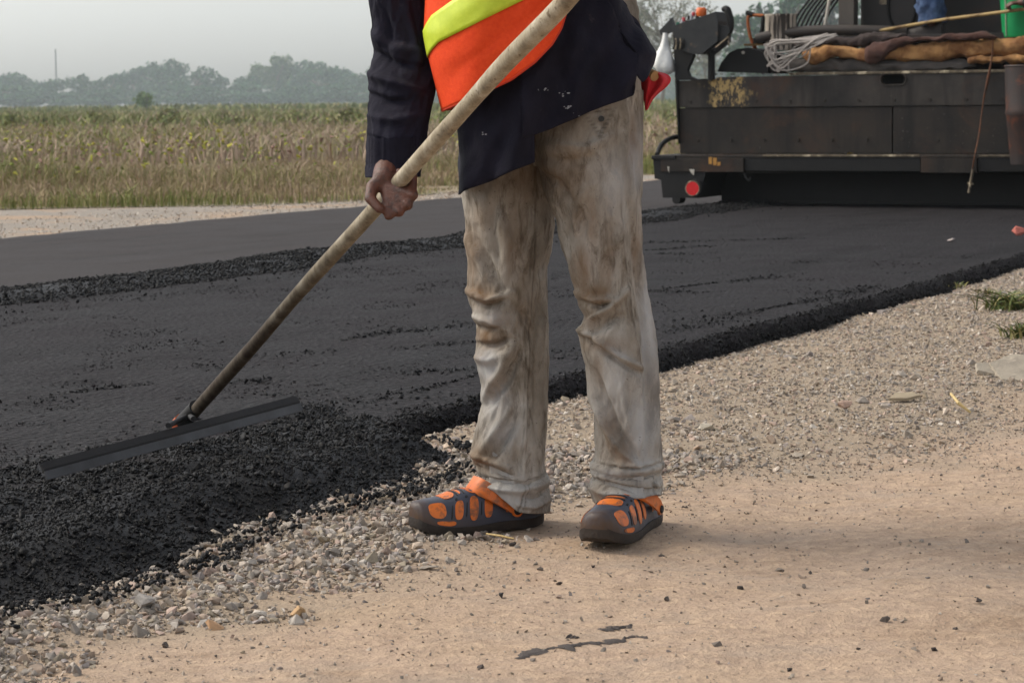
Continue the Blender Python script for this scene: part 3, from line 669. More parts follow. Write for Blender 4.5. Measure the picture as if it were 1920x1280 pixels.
# hanging hook, screed plate, augers and tracks in the dark under the walkway
q = pv(1400, 332, 0); MB().tube(spline([(q.x - .03, .02, q.z + .05), (q.x - .01, 0, q.z), (q.x + .02, 0, q.z - .03), (q.x + .03, 0, q.z - .0)], 5), .008, 6).build('hook', m_black, paver)
MB().box((x1 - .05, .50, .075), (XR, .58, .32), .01).build('screed_plate', m_black, paver)
MB().box((x1 - .05, .44, .068), (XR, .60, .085), .004).build('screed_shoe', m_black, paver)
for sx in (-1.05, 1.05):
    MB().prism([(k[0] + 2.4, k[1]) for k in [(-1.4, .35), (-1.2, .1), (1.2, .1), (1.45, .35), (1.2, .75), (-1.2, .75)]], -.22, .22).build('crawler_track', m_black, paver)
    t_ = bpy.data.objects['crawler_track' if sx < 0 else 'crawler_track.001']; t_.rotation_euler = (0, 0, PI / 2); t_.location = (sx, 0, 0)
au = MB()
for k in range(40):
    a = k * .9; au.tube([(-1.9 + k * .095, .72 + .14 * math.cos(a), .28 + .14 * math.sin(a)), (-1.9 + (k + 1) * .095, .72 + .14 * math.cos(a + .9), .28 + .14 * math.sin(a + .9))], .02, 5)
au.tube([(-1.95, .72, .28), (1.95, .72, .28)], .04, 8).build('auger', m_black, paver)
MB().box((-2.1, .62, .12), (2.1, .64, .9)).build('auger_plate', m_black, paver)
# tractor: engine housing, hopper, canopy post
m_house = surf('dark_housing', srgb(34, 32, 31), srgb(46, 42, 40), 3, .6, .2, c3=srgb(60, 44, 34), s3=2)
hx = xl(1612, 40, 1.1)
MB().box((hx, 1.1, .6), (1.5, 3.6, 2.45), .03).build('engine_housing', m_house, paver)
MB().box((-1.45, 1.0, .55), (1.5, 3.7, 1.05), .02).build('chassis', m_house, paver)
MB().prism([(-1.5, .6), (-1.25, .45), (1.25, .45), (1.5, .6), (1.75, 1.25), (1.68, 1.25), (1.42, .66), (-1.42, .66), (-1.68, 1.25), (-1.75, 1.25)], 3.75, 5.4).build('hopper', m_house, paver)
m_post = surf('grey_post', srgb(96, 88, 80), srgb(82, 76, 70), 5, .6, .2)
a, b = pv(1572, 30, .9), pv(1601, 30, .9)
MB().box((a.x, .9, z_top - .1), (b.x, 1.02, 2.5), .006).build('canopy_post', m_post, paver)
MB().box((-1.3, .8, 2.5), (1.5, 3.2, 2.56), .01).build('canopy', m_post, paver)
for sx in (1.35,): MB().box((sx, .9, 1.0), (sx + .1, 1.02, 2.5), .006).build('canopy_post', m_post, paver)
MB().box((-1.25, 3.0, 1.0), (-1.15, 3.12, 2.5), .006).build('canopy_post', m_post, paver)
for cx, cyy, rx, rz in ((1690, 12, 22, 42),):
    q = pv(cx, cyy, 1.08); MB().tube([(q.x + .115 * math.cos(t), 1.085, q.z + .2 * math.sin(t)) for t in [2 * PI * k / 36 for k in range(37)]], .012, 6).build('access_cover_rim', m_black, paver, True)
q = pv(1655, 3, 1.08); MB().box((q.x - .03, 1.085, q.z - .025), (q.x + .03, 1.105, q.z + .03), .003).build('label_plate', m_edge, paver)
# hoses behind the can and one white pole
for k in range(8):
    o = k * 9 - 6
    pts = [pv(1478 + o * .9, 95, .75 + .03 * k), pv(1492 + o * .9, 48, .78 + .03 * k), pv(1512 + o * .95, 14 - k, .82 + .03 * k), pv(1545 + o, -18 - 2 * k, .9 + .03 * k), pv(1600 + o, -30 - 3 * k, 1.2)]
    MB().tube(spline(pts, 6), .010, 7).build('hose', m_black, paver, True)
a, b = pv(1543, 70, .85), pv(1562, -40, .85); MB().tube([a, b], .014, 8).build('white_pole', m_white, paver, True)
# left hose loop by the end gate
MB().tube(spline([pv(1232, 290, .1), pv(1240, 272, .25), pv(1256, 260, .4), pv(1275, 256, .5)], 8), .02, 8).build('hose', m_black, paver, True)

# ---- control console on its bracket
m_con = surf('console_black', srgb(30, 32, 34), srgb(46, 46, 46), 8, .5, .2, c3=srgb(92, 74, 58), s3=8, t3=(.62, .7))
Yc = .20
def poly(pts, y): return [(pv(a, b, y).x, pv(a, b, y).z) for a, b in pts]
con = MB().prism(poly([(1258, 50), (1262, 62), (1272, 92), (1300, 102), (1318, 100), (1345, 78), (1346, 40), (1342, 22), (1325, 28)], Yc), Yc, Yc + .32).build('control_console', m_con, paver)
MB().prism(poly([(1262, 60), (1290, 84), (1300, 104), (1288, 132), (1292, 143), (1308, 150), (1266, 151), (1264, 100)], Yc + .03), Yc + .03, Yc + .09).build('console_bracket', m_black, paver)
MB().prism(poly([(1262, 60), (1268, 60), (1272, 270), (1267, 185)], YB - .02), YB - .02, YB + .03).build('bracket_edge', m_black, paver)
MB().prism(poly([(1236, 58), (1259, 33), (1263, 48), (1262, 60), (1239, 66)], Yc + .05), Yc + .05, Yc + .09).build('console_flap', m_con, con)
MB().tube([pv(1334, 150, Yc + .15), pv(1334, 104, Yc + .15)], .03, 10).build('console_post', m_black, paver, True)
MB().tube([pv(1334, 104, Yc + .15), pv(1334, 96, Yc + .15)], .036, 10).build('post_collar', m_black, paver, True)
MB().prism(poly([(1345, 46), (1366, 50), (1368, 60), (1350, 88), (1318, 101), (1316, 92), (1345, 66)], Yc + .04), Yc + .04, Yc + .10).build('tilt_arm', m_con, paver)
MB().tube(spline([pv(1354, 19, Yc + .07), pv(1362, 17, Yc + .07), pv(1367, 28, Yc + .07), pv(1370, 44, Yc + .07), pv(1367, 62, Yc + .07)], 6), [.018 + .012 * min(1, k / 8) for k in range(25)], 8).build('hook_arm', m_black, paver, True)
MB().tube([pv(1342, 90, Yc), pv(1366, 70, Yc), pv(1367, 86, Yc)], .008, 6).build('linkage', m_edge, paver)
m_knob = surf('orange_knob', srgb(214, 104, 28), srgb(190, 82, 20), 30, .45)
q = pv(1315, 24, Yc + .1)
MB().lathe([(.036, -.03), (.044, -.01), (.042, .028), (.030, .040)], q, 14).build('emergency_knob', m_knob, con, True)
mats = [surf('button_green', srgb(20, 96, 72), srgb(26, 110, 84), 30, .4), surf('button_red', srgb(176, 30, 40), srgb(150, 20, 30), 30, .4), surf('button_grey', srgb(150, 150, 156), srgb(120, 120, 124), 30, .4), m_black]
for (bx, by, mi) in ((1271, 45, 0), (1280, 40, 2), (1288, 42, 3), (1282, 36, 1), (1296, 36, 2), (1303, 38, 2), (1307, 33, 3), (1297, 29, 2), (1300, 26, 1), (1292, 33, 3)):
    q = pv(bx, by, Yc + .08); MB().lathe([(.015, -.02), (.015, .008), (.010, .014)], q, 10).build('button', mats[mi], con, True)
for k in range(5):
    q = pv(1263 + k * 4, 72, Yc - .01); MB().tube(spline([q, q + Vector((.01, -.01, -.04)), q + Vector((-.005, 0, -.09))], 4), .006, 5).build('cable', m_edge if k % 2 else m_black, con)
# dark curved fender beside the console
fp = [(1345, 135), (1352, 118), (1366, 100), (1382, 92), (1402, 90), (1422, 95), (1440, 104), (1440, 138)]
MB().prism(poly(fp, .45), .45, .95).build('fender', m_black, paver)
q = pv(1394, 99, .44); MB().tube([q, q + Vector((0, -.015, 0))], .012, 8).build('fender_bolt', m_white, paver)
# step platform where the operator stands
zp = zl(1740, 66, .8)
MB().box((xl(1430, 66, .8), .56, zp - .05), (XR - .1, 1.08, zp), .004).build('deck', m_house, paver)

# ================================================================== THINGS LYING ON THE PAVER
m_jute = surf('jute_brown', srgb(112, 72, 40), srgb(190, 144, 92), 7, .95, bump=.9, bdist=.01, c3=srgb(112, 72, 40), s3=5, t3=(.50, .66))
m_dark = surf('dark_rag', srgb(44, 36, 32), srgb(58, 46, 44), 10, .95, bump=.8, bdist=.01)
def roll(name, top, bot, y0, thick, mat, seed, label, cat, sag=1.0, nx=70):
    """soft roll or folded cloth: outline given by its upper and lower edge, real thickness"""
    xs_ = np.linspace(top[0][0], top[-1][0], nx); T = np.interp(xs_, *zip(*top)) + 2.2 * fbm(xs_ * .05, seed, 0, 3, seed); Bt = np.interp(xs_, *zip(*bot)) + 3.0 * fbm(xs_ * .07, seed + 3, 0, 3, seed + 2); rows = []
    for i, px in enumerate(xs_):
        a, b = pv(px, T[i], y0), pv(px, Bt[i], y0); c = (a + b) / 2; hh = max((a.z - b.z) / 2, .006); en = min(1, i / 3 + .35, (nx - 1 - i) / 3 + .35)
        ring = []
        for k in range(24):
            t = 2 * PI * k / 24; rr_ = 1 + .26 * float(vnoise(px * .05, math.cos(t) * 1.5, math.sin(t) * 1.5 + seed, seed)) + .16 * float(vnoise(px * .16, math.cos(t) * 3, math.sin(t) * 3, seed + 1))
            ring.append((c.x, c.y + thick * math.cos(t) * rr_ * en, c.z + hh * np.sign(math.sin(t)) * abs(math.sin(t)) ** .8 * rr_ * (.6 + .4 * en)))
        rows.append(ring)
    A = np.array(rows); me = mesh_fast(name, A.reshape(-1, 3), grid_faces(nx, 24, True), True)
    o = put(name, me, mat, None, label, cat); o.location = PV0; o.rotation_euler = (0, 0, -YAW); return o
roll('blanket_roll', [(1505, 92), (1550, 84), (1600, 86), (1622, 92), (1640, 95), (1680, 82), (1760, 80), (1830, 72), (1900, 70), (1980, 66)], [(1505, 112), (1530, 124), (1560, 108), (1620, 114), (1640, 112), (1700, 114), (1760, 118), (1800, 108), (1850, 104), (1900, 104), (1980, 100)], .50, .075, m_jute, 3, 'long brown fibre blanket folded along the screed top', 'blanket')
roll('blanket_edge', [(1815, 108), (1850, 104), (1920, 103), (1990, 100)], [(1815, 119), (1850, 118), (1920, 120), (1990, 118)], .47, .06, m_jute, 4, 'flat lower fold of brown blanket at the right of the screed', 'blanket')
roll('dark_rag', [(1490, 78), (1540, 76), (1600, 68), (1650, 60), (1690, 62), (1700, 66)], [(1490, 90), (1540, 90), (1600, 88), (1650, 86), (1690, 78), (1700, 72)], .56, .09, m_dark, 5, 'dark rag bunched behind the brown blanket', 'rag')
roll('maroon_rag', [(1622, 88), (1640, 80), (1690, 72), (1760, 68), (1800, 62), (1850, 60), (1870, 68)], [(1622, 118), (1642, 119), (1665, 100), (1720, 80), (1790, 78), (1850, 74), (1870, 72)], .43, .05, surf('maroon_rag', srgb(62, 42, 38), srgb(84, 56, 46), 14, .95, bump=.8), 6, 'brown-maroon rag hanging over the blanket fold', 'rag')
roll('grey_sack', [(1440, 118), (1500, 110), (1600, 112), (1760, 114), (1830, 112)], [(1440, 136), (1500, 136), (1600, 137), (1760, 133), (1830, 131)], .52, .05, surf('grey_sack', srgb(70, 66, 64), srgb(88, 82, 78), 14, .95, bump=.7), 7, 'flat grey sacking under the brown blanket', 'sack')
def onpaver(o): o.location = PV0; o.rotation_euler = (0, 0, -YAW); return o
# coil of pale cable
m_cable = surf('pale_cable', srgb(176, 168, 160), srgb(150, 142, 136), 30, .6, bump=.1)
coil = onpaver(empty('cable_coil', label='loose coil of pale grey cable hung over the screed edge', cat='cable'))
rc = random.Random(3)
for k in range(15):
    a0, b0 = 1426 + rc.uniform(0, 34), 92 + rc.uniform(-4, 20); a1, b1 = 1452 + rc.uniform(-14, 30), 126 + rc.uniform(-30, 9); a2, b2 = 1498 + rc.uniform(-20, 20), 106 + rc.uniform(-20, 14)
    yy = YB - .05 - rc.uniform(0, .07)
    pts = [pv(1560 + rc.uniform(-12, 12), 66 + rc.uniform(-3, 3), yy + .1), pv(1500 + rc.uniform(-10, 10), 74 + rc.uniform(-5, 6), yy), pv(1450 + rc.uniform(-8, 8), 82 + rc.uniform(-5, 6), yy), pv(a0, b0, yy), pv(a1, b1, yy), pv(a2, b2, yy), pv(1530 + rc.uniform(-10, 10), 78 + rc.uniform(-4, 4), yy), pv(1562 + rc.uniform(-8, 8), 67, yy + .1)]
    MB().tube(spline(pts, 7), .006, 6).build('loop', m_cable, coil, True)
# long dark pipe, can, shovel handle, pole, buckets
o = onpaver(MB().tube(spline([pv(1418, 74, .50), pv(1450, 66, .52), pv(1520, 58, .56), (pv(1600, 57, .6)), pv(1700, 60, .7)], 6), [.040, .044] + [.042] * 23, 10).build('pipe', surf('dark_pipe', srgb(46, 40, 36), srgb(58, 50, 44), 8, .6), None, True, label='thick dark rubber pipe lying behind the cable coil', cat='pipe'))
cn = pv(1464, 76, .60)
can = onpaver(empty('paint_can', label='white tin can streaked with black drips behind the coil', cat='can'))
m_can = NT('streaked_can'); _k = m_can.noise(7, 5, .6, stretch=(4.0, 4.0, .25)); m_can = m_can.done(m_can.ramp(_k, [(.38, srgb(206, 196, 178)), (.50, srgb(176, 164, 150)), (.56, srgb(58, 52, 48))]), .5)
hc = zl(1464, 27, .6) - cn.z; rcn = (xl(1492, 50, .6) - xl(1436, 50, .6)) / 2
bd = MB().lathe([(rcn * .98, -.08), (rcn, -.06), (rcn, hc - .02), (rcn * 1.03, hc - .015), (rcn * 1.03, hc), (rcn * .94, hc), (rcn * .92, .02)], cn, 28, True).build('body', m_can, can, True)
shv = onpaver(empty('shovel', label='shovel with orange-brown D-shaped grip standing behind the screed', cat='shovel'))
m_rust = surf('orange_rust', srgb(168, 96, 44), srgb(130, 66, 30), 20, .6, .2)
MB().tube(spline([pv(1412, 84, .62), pv(1406, 66, .62), pv(1403, 48, .62), pv(1403, 32, .62), pv(1412, 29, .62), pv(1432, 30, .62)], 6), .014, 8).build('grip_frame', m_rust, shv, True)
MB().tube(spline([pv(1432, 30, .62), pv(1430, 44, .62), pv(1428, 60, .62), pv(1416, 78, .62)], 6), .018, 8).build('grip_side', m_black, shv, True)
MB().tube([pv(1400, 24, .62), pv(1412, 28, .62)], .02, 8).build('grip_end', m_black, shv, True)
MB().tube([pv(1413, 80, .62), pv(1426, 130, .62)], .018, 8).build('shaft', m_rust, shv, True)
onpaver(MB().box(pv(1395, 86, .55), pv(1436, 82, .60)).build('wood_strip', surf('pale_wood_strip', srgb(150, 118, 66), srgb(120, 92, 50), 12, .8), None, label='short pale wood strip lying beside the can', cat='wood strip'))
m_bam = surf('bamboo', srgb(178, 152, 98), srgb(150, 122, 74), 10, .6, bump=.2, c3=srgb(110, 84, 48), s3=6)
onpaver(MB().tube([pv(1540, 77, .62), pv(1620, 63, .62), pv(1700, 49, .62), pv(1770, 37, .62), pv(1880, 23, .40), pv(1990, 8, .38)], [.011, .013, .0135, .0135, .013, .012], 9).build('bamboo_pole', m_bam, None, True, label='thin bamboo pole slanting up to the hand at the right', cat='pole'))
gbk = onpaver(empty('green_bucket', label='bright green plastic bucket at the upper right on the paver', cat='bucket'))
m_green = surf('green_plastic', srgb(14, 140, 78), srgb(22, 156, 92), 6, .4, bump=.1)
gx_, gz = xl(1912, 68, .64), zl(1912, 70, .64); gr_ = xl(1912, 60, .64) - xl(1878, 60, .64)
MB().lathe([(gr_ * .9, 0), (gr_ * .94, .02), (gr_ * 1.12, .36), (gr_ * 1.18, .365), (gr_ * 1.18, .385), (gr_ * 1.08, .385), (gr_ * .9, .03)], (gx_, .64, gz), 28).build('body', m_green, gbk, True)
MB().tube([(gx_ - gr_ * .55, .64 - gr_ * .80, gz + .01), (gx_ - gr_ * .60, .64 - gr_ * .97, gz + .34)], .004, 5).build('seam', m_white, gbk)
rbk = onpaver(empty('rusty_bucket', label='rusty brown metal bucket hanging at the right of the screed', cat='bucket'))
m_rb = surf('rusty_metal', srgb(58, 40, 34), srgb(44, 40, 40), 5, .6, .3, c3=srgb(92, 52, 36), s3=6)
bxx, bz0, bz1 = xl(1884, 220, -.20), zl(1920, 308, -.20), zl(1920, 124, -.20); br = .19
MB().lathe([(br * .72, 0), (br * .74, .02), (br * .93, (bz1 - bz0) * .5), (br * .97, (bz1 - bz0) * .52), (br * .94, (bz1 - bz0) * .56), (br, bz1 - bz0), (br * .96, bz1 - bz0), (br * .7, .03)], (bxx + br, -.20, bz0), 28).build('body', m_rb, rbk, True)
MB().tube([(bxx + br + br * .99 * math.cos(t), -.20 + br * .99 * math.sin(t), bz1) for t in [2 * PI * k / 32 for k in range(33)]], .008, 6).build('rim', m_rb, rbk, True)
MB().tube(spline([(bxx + br, -.20 + br, bz1), (bxx + br, .05, bz1 + .16), (bxx + br, .30, z_top + .03)], 6), .007, 6).build('handle', m_rb, rbk, True)
rp = MB().tube(spline([pv(1862, 70, .40), pv(1860, 104, .38), pv(1856, 130, .34), pv(1850, 160, .33), pv(1843, 195, .33), pv(1836, 250, .20), pv(1828, 290, -.03), pv(1822, 325, -.03), pv(1817, 358, -.03)], 6), [.006 + .007 * max(0, 1 - abs(k - 16) / 8) for k in range(49)], 7).build('rope', surf('old_rope', srgb(104, 62, 34), srgb(66, 48, 38), 40, .9, bump=.6), None, True, label='frayed brown rope hanging down the screed face', cat='rope'); onpaver(rp)
onpaver(MB().tube([pv(1824, 318, -.05), pv(1816, 362, -.05)], .010, 7).tube([pv(1814, 344, -.05), pv(1825, 345, -.05)], .008, 6).build('hanging_bolt', m_edge, None, True, label='thin steel rod dangling below the walkway edge', cat='rod'))
# white plastic bag tied under the console flap
m_bag = surf('plastic_bag', srgb(222, 222, 218), srgb(200, 202, 200), 10, .35, bump=.4, bdist=.01)
bp = [(1247, 62, 4), (1247, 74, 6), (1246, 86, 8), (1246, 98, 14), (1245, 112, 18), (1246, 124, 20), (1248, 134, 16), (1250, 140, 6)]; rows = []
for i, (a, b, c) in enumerate(bp):
    o_ = pv(a, b, Yc + .04); rad = c / 231; rows.append([(o_.x + rad * math.cos(t) * (1 + .16 * math.sin(5 * t + i)), o_.y + rad * .8 * math.sin(t) * (1 + .16 * math.sin(4 * t + i)), o_.z) for t in [2 * PI * k / 24 for k in range(24)]])
A = np.array(rows); onpaver(put('plastic_bag', mesh_fast('plastic_bag', A.reshape(-1, 3), grid_faces(len(bp), 24, True), True), m_bag, None, 'white plastic bag hanging from the console flap', 'plastic bag'))
# fallen leaf on the walkway and a pale red lump at the mat's far right
q = pv(1595, 281, .2); onpaver(MB().add([(q.x - .03, .2, wz + .004), (q.x, .17, wz + .02), (q.x + .03, .2, wz + .006), (q.x, .23, wz + .012)], [(0, 1, 2, 3)]).add([(q.x - .03, .2, wz + .001), (q.x, .17, wz + .017), (q.x + .03, .2, wz + .003), (q.x, .23, wz + .009)], [(3, 2, 1, 0)]).build('fallen_leaf', surf('yellow_leaf', srgb(190, 170, 60), srgb(170, 150, 50), 30, .7), None, label='small yellow leaf lying on the paver walkway', cat='leaf'))
def rock_obj(name, px, py, size, col, label, cat, base=0.0, flat=.7, group=None, seed=0, on=None):
    p = G(px, py, base); z = on if on is not None else float(ground_z(p.x, p.y))
    p = G(px, py, z); bv, bf = (ROCK_L if size > .012 else ROCK_S)[seed % 8]; V = bv * np.array([size * 1.15, size, size * flat])
    me = mesh_fast(name, V, bf, False, np.tile(np.array(srgb(*col)), (len(bv), 1)))
    o = put(name, me, m_stone, None, label, cat, group, loc=(p.x, p.y, z + size * flat * .55)); o.rotation_euler = (0, 0, seed * 1.3); return o
rock_obj('brick_lump', 1911, 440, .05, (190, 110, 96), 'pale red lump of brick on the mat at the right edge', 'brick lump', .06, .7, None, 3, .062)
rock_obj('pale_stone', 1783, 452, .022, (150, 140, 136), 'small pale stone on the dark mat below the screed', 'stone', .06, .7, None, 5, .062)
# ================================================================== SMALL THINGS ON THE SHOULDER
rock_obj('tan_stone', 556, 1156, .019, (178, 146, 108), 'single tan stone on bare earth below the gravel band', 'stone', seed=2)
rock_obj('tan_stone', 405, 1178, .020, (186, 150, 116), 'tan and brown stone at the lower edge of the gravel', 'stone', seed=4)
rock_obj('grey_stone', 270, 1098 + 40, .024, (150, 144, 138), 'rounded grey stone in the gravel at lower left', 'stone', seed=6)
rock_obj('pink_stone', 1585, 765, .030, (168, 142, 126), 'large pinkish stone lying in the gravel right of the worker', 'stone', .0, .6, seed=1)
rock_obj('pale_stone', 1325, 806, .020, (184, 176, 160), 'pale stone in the gravel beside the trouser leg', 'stone', seed=7)
CR = [(405, 1232), (310, 1213), (900, 1252), (965, 1055), (962, 1024), (1012, 1070), (1112, 1063), (1462, 1072), (1388, 1106), (1508, 1101), (1610, 1217), (1715, 1220), (1752, 1220), (1520, 1075), (1240, 1046), (1000, 1240), (1480, 1258), (1660, 1166), (1835, 1128), (1550, 945), (1510, 942), (855, 1072), (1048, 1095), (130, 1262), (940, 1120), (1250, 1126), (1790, 1180), (1345, 1212)]
for i, (px, py) in enumerate(CR):
    rock_obj('asphalt_crumb', px, py, .0045 + .0055 * ((i * 37) % 10) / 10, [(60, 55, 53), (96, 88, 82), (74, 66, 62), (124, 114, 104)][i % 4], 'small dark pebble lying loose on the bare tan earth', 'crumb', 0, .8, 'loose crumbs on the bare earth', i)
# dark tar smears: thin irregular crusts lying on the earth
m_tar = surf('tar_smear', srgb(46, 40, 38), srgb(74, 64, 58), 60, .7, bump=.7, bdist=.003)
def smear(name, pts, wid, label, seed):
    P = spline([G(a, b, .0) for a, b in pts], 14); n = len(P); V = []
    for i, p in enumerate(P):
        t = (P[min(i + 1, n - 1)] - P[max(i - 1, 0)]).normalized(); nn = Vector((-t.y, t.x, 0)); t_ = i / (n - 1)
        wd = wid * (.35 + .65 * math.sin(min(1, t_ * 1.1 + .08) * PI) ** .6) * (1 + .9 * float(fbm(i * .45, seed, 0, 3, seed)))
        wd = max(wd, .004); off = nn * wid * .8 * float(vnoise(i * .22, 9, 0, seed + 3))
        for s_ in (-1, -.4, .4, 1):
            q = p + off + nn * wd * s_; V.append((q.x, q.y, float(ground_z(q.x, q.y)) + (.0008 if abs(s_) == 1 else .003 + .002 * float(vnoise(i * .8, s_ * 3, 0, seed)))))
    return put(name, mesh_fast(name, V, grid_faces(n, 4), True), m_tar, None, label, 'tar smear')
smear('tar_smear', [(968, 1240), (1010, 1228), (1060, 1221), (1120, 1211), (1165, 1201), (1208, 1196)], .015, 'long dark tar smear on the earth at the bottom centre', 1)
smear('tar_smear', [(1128, 1183), (1150, 1178), (1182, 1170)], .011, 'short dark tar smear above the long one', 2)
smear('tar_smear', [(1064, 1198), (1084, 1200)], .008, 'tiny dark tar spot left of the short smear', 3)
# broken slabs, straw and a weed at the right
m_slab = surf('pale_slab', srgb(156, 146, 130), srgb(130, 121, 108), 16, .9, bump=.8, c3=srgb(172, 160, 142), s3=8)
def slab(name, px, py, pts, th, tilt, label, mat=None, cat='slab'):
    p = G(px, py, .02); z = float(ground_z(p.x, p.y)); n = len(pts)
    mb = MB().add([(x, y, 0) for x, y in pts] + [(x * .93, y * .93, th) for x, y in pts], [tuple(range(n))[::-1], tuple(range(n, 2 * n))] + [(i, (i + 1) % n, n + (i + 1) % n, n + i) for i in range(n)])
    o = mb.build(name, mat or m_slab, None, label=label, cat=cat); o.location = (p.x, p.y, z + .012); o.rotation_euler = tilt; return o
slab('concrete_slab', 1905, 698, [(-.09, -.06), (.02, -.12), (.16, -.10), (.2, .04), (.05, .12), (-.06, .08)], .016, (R(16), R(-6), .3), 'flat broken concrete piece at the right edge below the weed')
slab('concrete_slab', 1856, 697, [(-.05, -.02), (.02, -.05), (.06, .01), (.03, .05), (-.04, .04)], .010, (R(20), R(4), .1), 'small flat chip beside the broken concrete piece')
slab('bark_chip', 1692, 745, [(-.045, -.014), (.008, -.024), (.055, -.008), (.035, .02), (-.02, .02)], .008, (R(18), R(-3), .1), 'flat tan chip lying on the gravel right of centre', surf('tan_chip', srgb(160, 146, 122), srgb(138, 126, 106), 20, .9), 'chip')
m_straw = surf('straw', srgb(198, 176, 124), srgb(176, 150, 100), 30, .8)
MB().tube([G(1783, 738, .05), G(1798, 756, .045), G(1820, 773, .02)], [.004, .005, .003], 6).build('straw_stalk', m_straw, None, True, label='bent dry straw stalk on the gravel at the right', cat='straw')
MB().tube([G(912, 1000, .012), G(940, 1004, .012), G(963, 1009, .008)], [.002, .0025, .002], 5).build('straw_stalk', m_straw, None, True, label='thin dry stalk on the earth between the clogs', cat='straw')
def weed(px, py, H, n, spread, seed, label):
    p = G(px, py, .03); z = float(ground_z(p.x, p.y)); rr_ = np.random.default_rng(seed); o = empty('weed', (p.x, p.y, z), 0, label, 'plant')
    V, Fc, Co = [], [], []
    for i in range(n):
        a = rr_.uniform(0, 2 * PI); L = H * rr_.uniform(.45, 1.1); le = spread * rr_.uniform(.3, 1.1); b0 = rr_.normal(0, spread * .35, 2); w_ = .003 + .005 * rr_.uniform()
        side = np.array([-math.sin(a), math.cos(a)]); b = len(V)
        for t in (0, .35, .7, 1.0):
            c = b0 + np.array([math.cos(a), math.sin(a)]) * le * t ** 1.6; ww = w_ * (1 - t) ** .6 * (.6 if t == 0 else 1); zz = L * (t - .35 * t * t)
            V += [(c[0] - side[0] * ww, c[1] - side[1] * ww, zz), (c[0] + side[0] * ww, c[1] + side[1] * ww, zz + .002)]
        Fc += [(b + k * 2, b + k * 2 + 1, b + k * 2 + 3, b + k * 2 + 2) for k in range(3)]
        Co += [np.array(srgb(*[(92, 108, 58), (110, 118, 68), (78, 92, 52), (134, 126, 82)][rr_.integers(0, 4)]))] * 8
    put('leaves', mesh_fast('leaves', V, Fc, True, np.array(Co)), m_grass, o)
    mb = MB()
    for k in range(6): a = k * 1.05; mb.tube([(0, 0, -.02), (.25 * spread * math.cos(a), .25 * spread * math.sin(a), H * .5)], [.004, .002], 5)
    mb.build('stem', m_bark, o); return o
weed(1900, 585, .11, 190, .15, 1, 'green weed clump growing on the bank at the right edge')
weed(1918, 632, .09, 90, .08, 2, 'darker weed tuft below the larger clump at the right edge')
weed(1800, 530, .05, 12, .05, 3, 'thin sparse green sprig beside the mat edge')
weed(1852, 545, .04, 18, .06, 4, 'tiny green sprout just left of the weed clump')

# ================================================================== PEOPLE: bodies
m_skin = surf('skin', srgb(76, 44, 31), srgb(100, 59, 43), 45, .5, bump=.6, bdist=.003, c3=srgb(66, 40, 30), s3=60)
m_hair = surf('hair', srgb(22, 18, 16), srgb(34, 28, 24), 60, .6)
def capsules(name, caps, voxel, mat, parent, smooth_it=6):
    mb = MB()
    for p, q, r1, r2 in caps:
        p, q = Vector(p), Vector(q); ax = q - p
        if ax.length < 1e-5: ax = Vector((0, 0, 1e-4)); q = p + ax
        t = ax.normalized(); pts, rad = [], []
        for k in range(5): a = PI / 2 * (k / 4); pts.append(p - t * r1 * math.cos(a)); rad.append(max(r1 * math.sin(a), .0006))
        for k in range(5): a = PI / 2 * (k / 4); pts.append(q + t * r2 * math.sin(a)); rad.append(max(r2 * math.cos(a), .0006))
        mb.tube(pts, rad, 12)
    o = mb.build(name, mat, parent)
    m = o.modifiers.new('remesh', 'REMESH'); m.mode = 'VOXEL'; m.voxel_size = voxel; m.use_smooth_shade = True
    s = o.modifiers.new('smooth', 'SMOOTH'); s.factor = .5; s.iterations = smooth_it
    dg = bpy.context.evaluated_depsgraph_get(); me = bpy.data.meshes.new_from_object(o.evaluated_get(dg)); o.modifiers.clear(); old = o.data; o.data = me; bpy.data.meshes.remove(old)
    me.polygons.foreach_set('use_smooth', np.full(len(me.polygons), True))
    return o
def head_caps(c, f, s=1.0):                   # c centre of the head, f facing (unit, horizontal-ish)
    c, f = Vector(c), Vector(f).normalized(); z = Vector((0, 0, 1)); l = z.cross(f).normalized(); u = f.cross(l).normalized()
    P = lambda a, b, d: c + f * a * s + l * b * s + u * d * s
    return [(P(-.02, 0, .03), P(.01, 0, .03), .085, .085), (P(.02, 0, -.02), P(.035, 0, -.075), .066, .040), (P(.075, 0, .0), P(.108, 0, -.030), .010, .014), (P(.07, -.02, .02), P(.075, -.035, .02), .014, .014), (P(.07, .02, .02), P(.075, .035, .02), .014, .014),
            (P(.082, -.018, -.065), P(.082, .018, -.065), .010, .010), (P(-.0, .082, -.02), P(-.005, .088, .01), .012, .014), (P(-.0, -.082, -.02), P(-.005, -.088, .01), .012, .014)], P
def head_details(o, P):
    m_eye = surf('eye', (.7, .68, .64), (.75, .72, .68), 20, .3)
    for s_ in (-1, 1): MB().lathe([(.002, -.010), (.009, -.006), (.011, 0), (.009, .006), (.002, .010)], P(.078, .032 * s_, .004), 10).build('eye', m_eye, o, True)
    V = []
    mb = MB(); n = 18
    for i in range(10):
        t = i / 9 * PI * .62
        ring = [P(-.025 + .098 * math.sin(t) * math.cos(a) * .98, .094 * math.sin(t) * math.sin(a), .032 + .098 * math.cos(t) - (.0 if math.cos(a) < .3 else -.03 * (t / 2))) for a in [2 * PI * k / n for k in range(n)]]; V += ring
    mb.add(V, [tuple(f) for f in grid_faces(10, n, True)]).build('hair', m_hair, o, True)

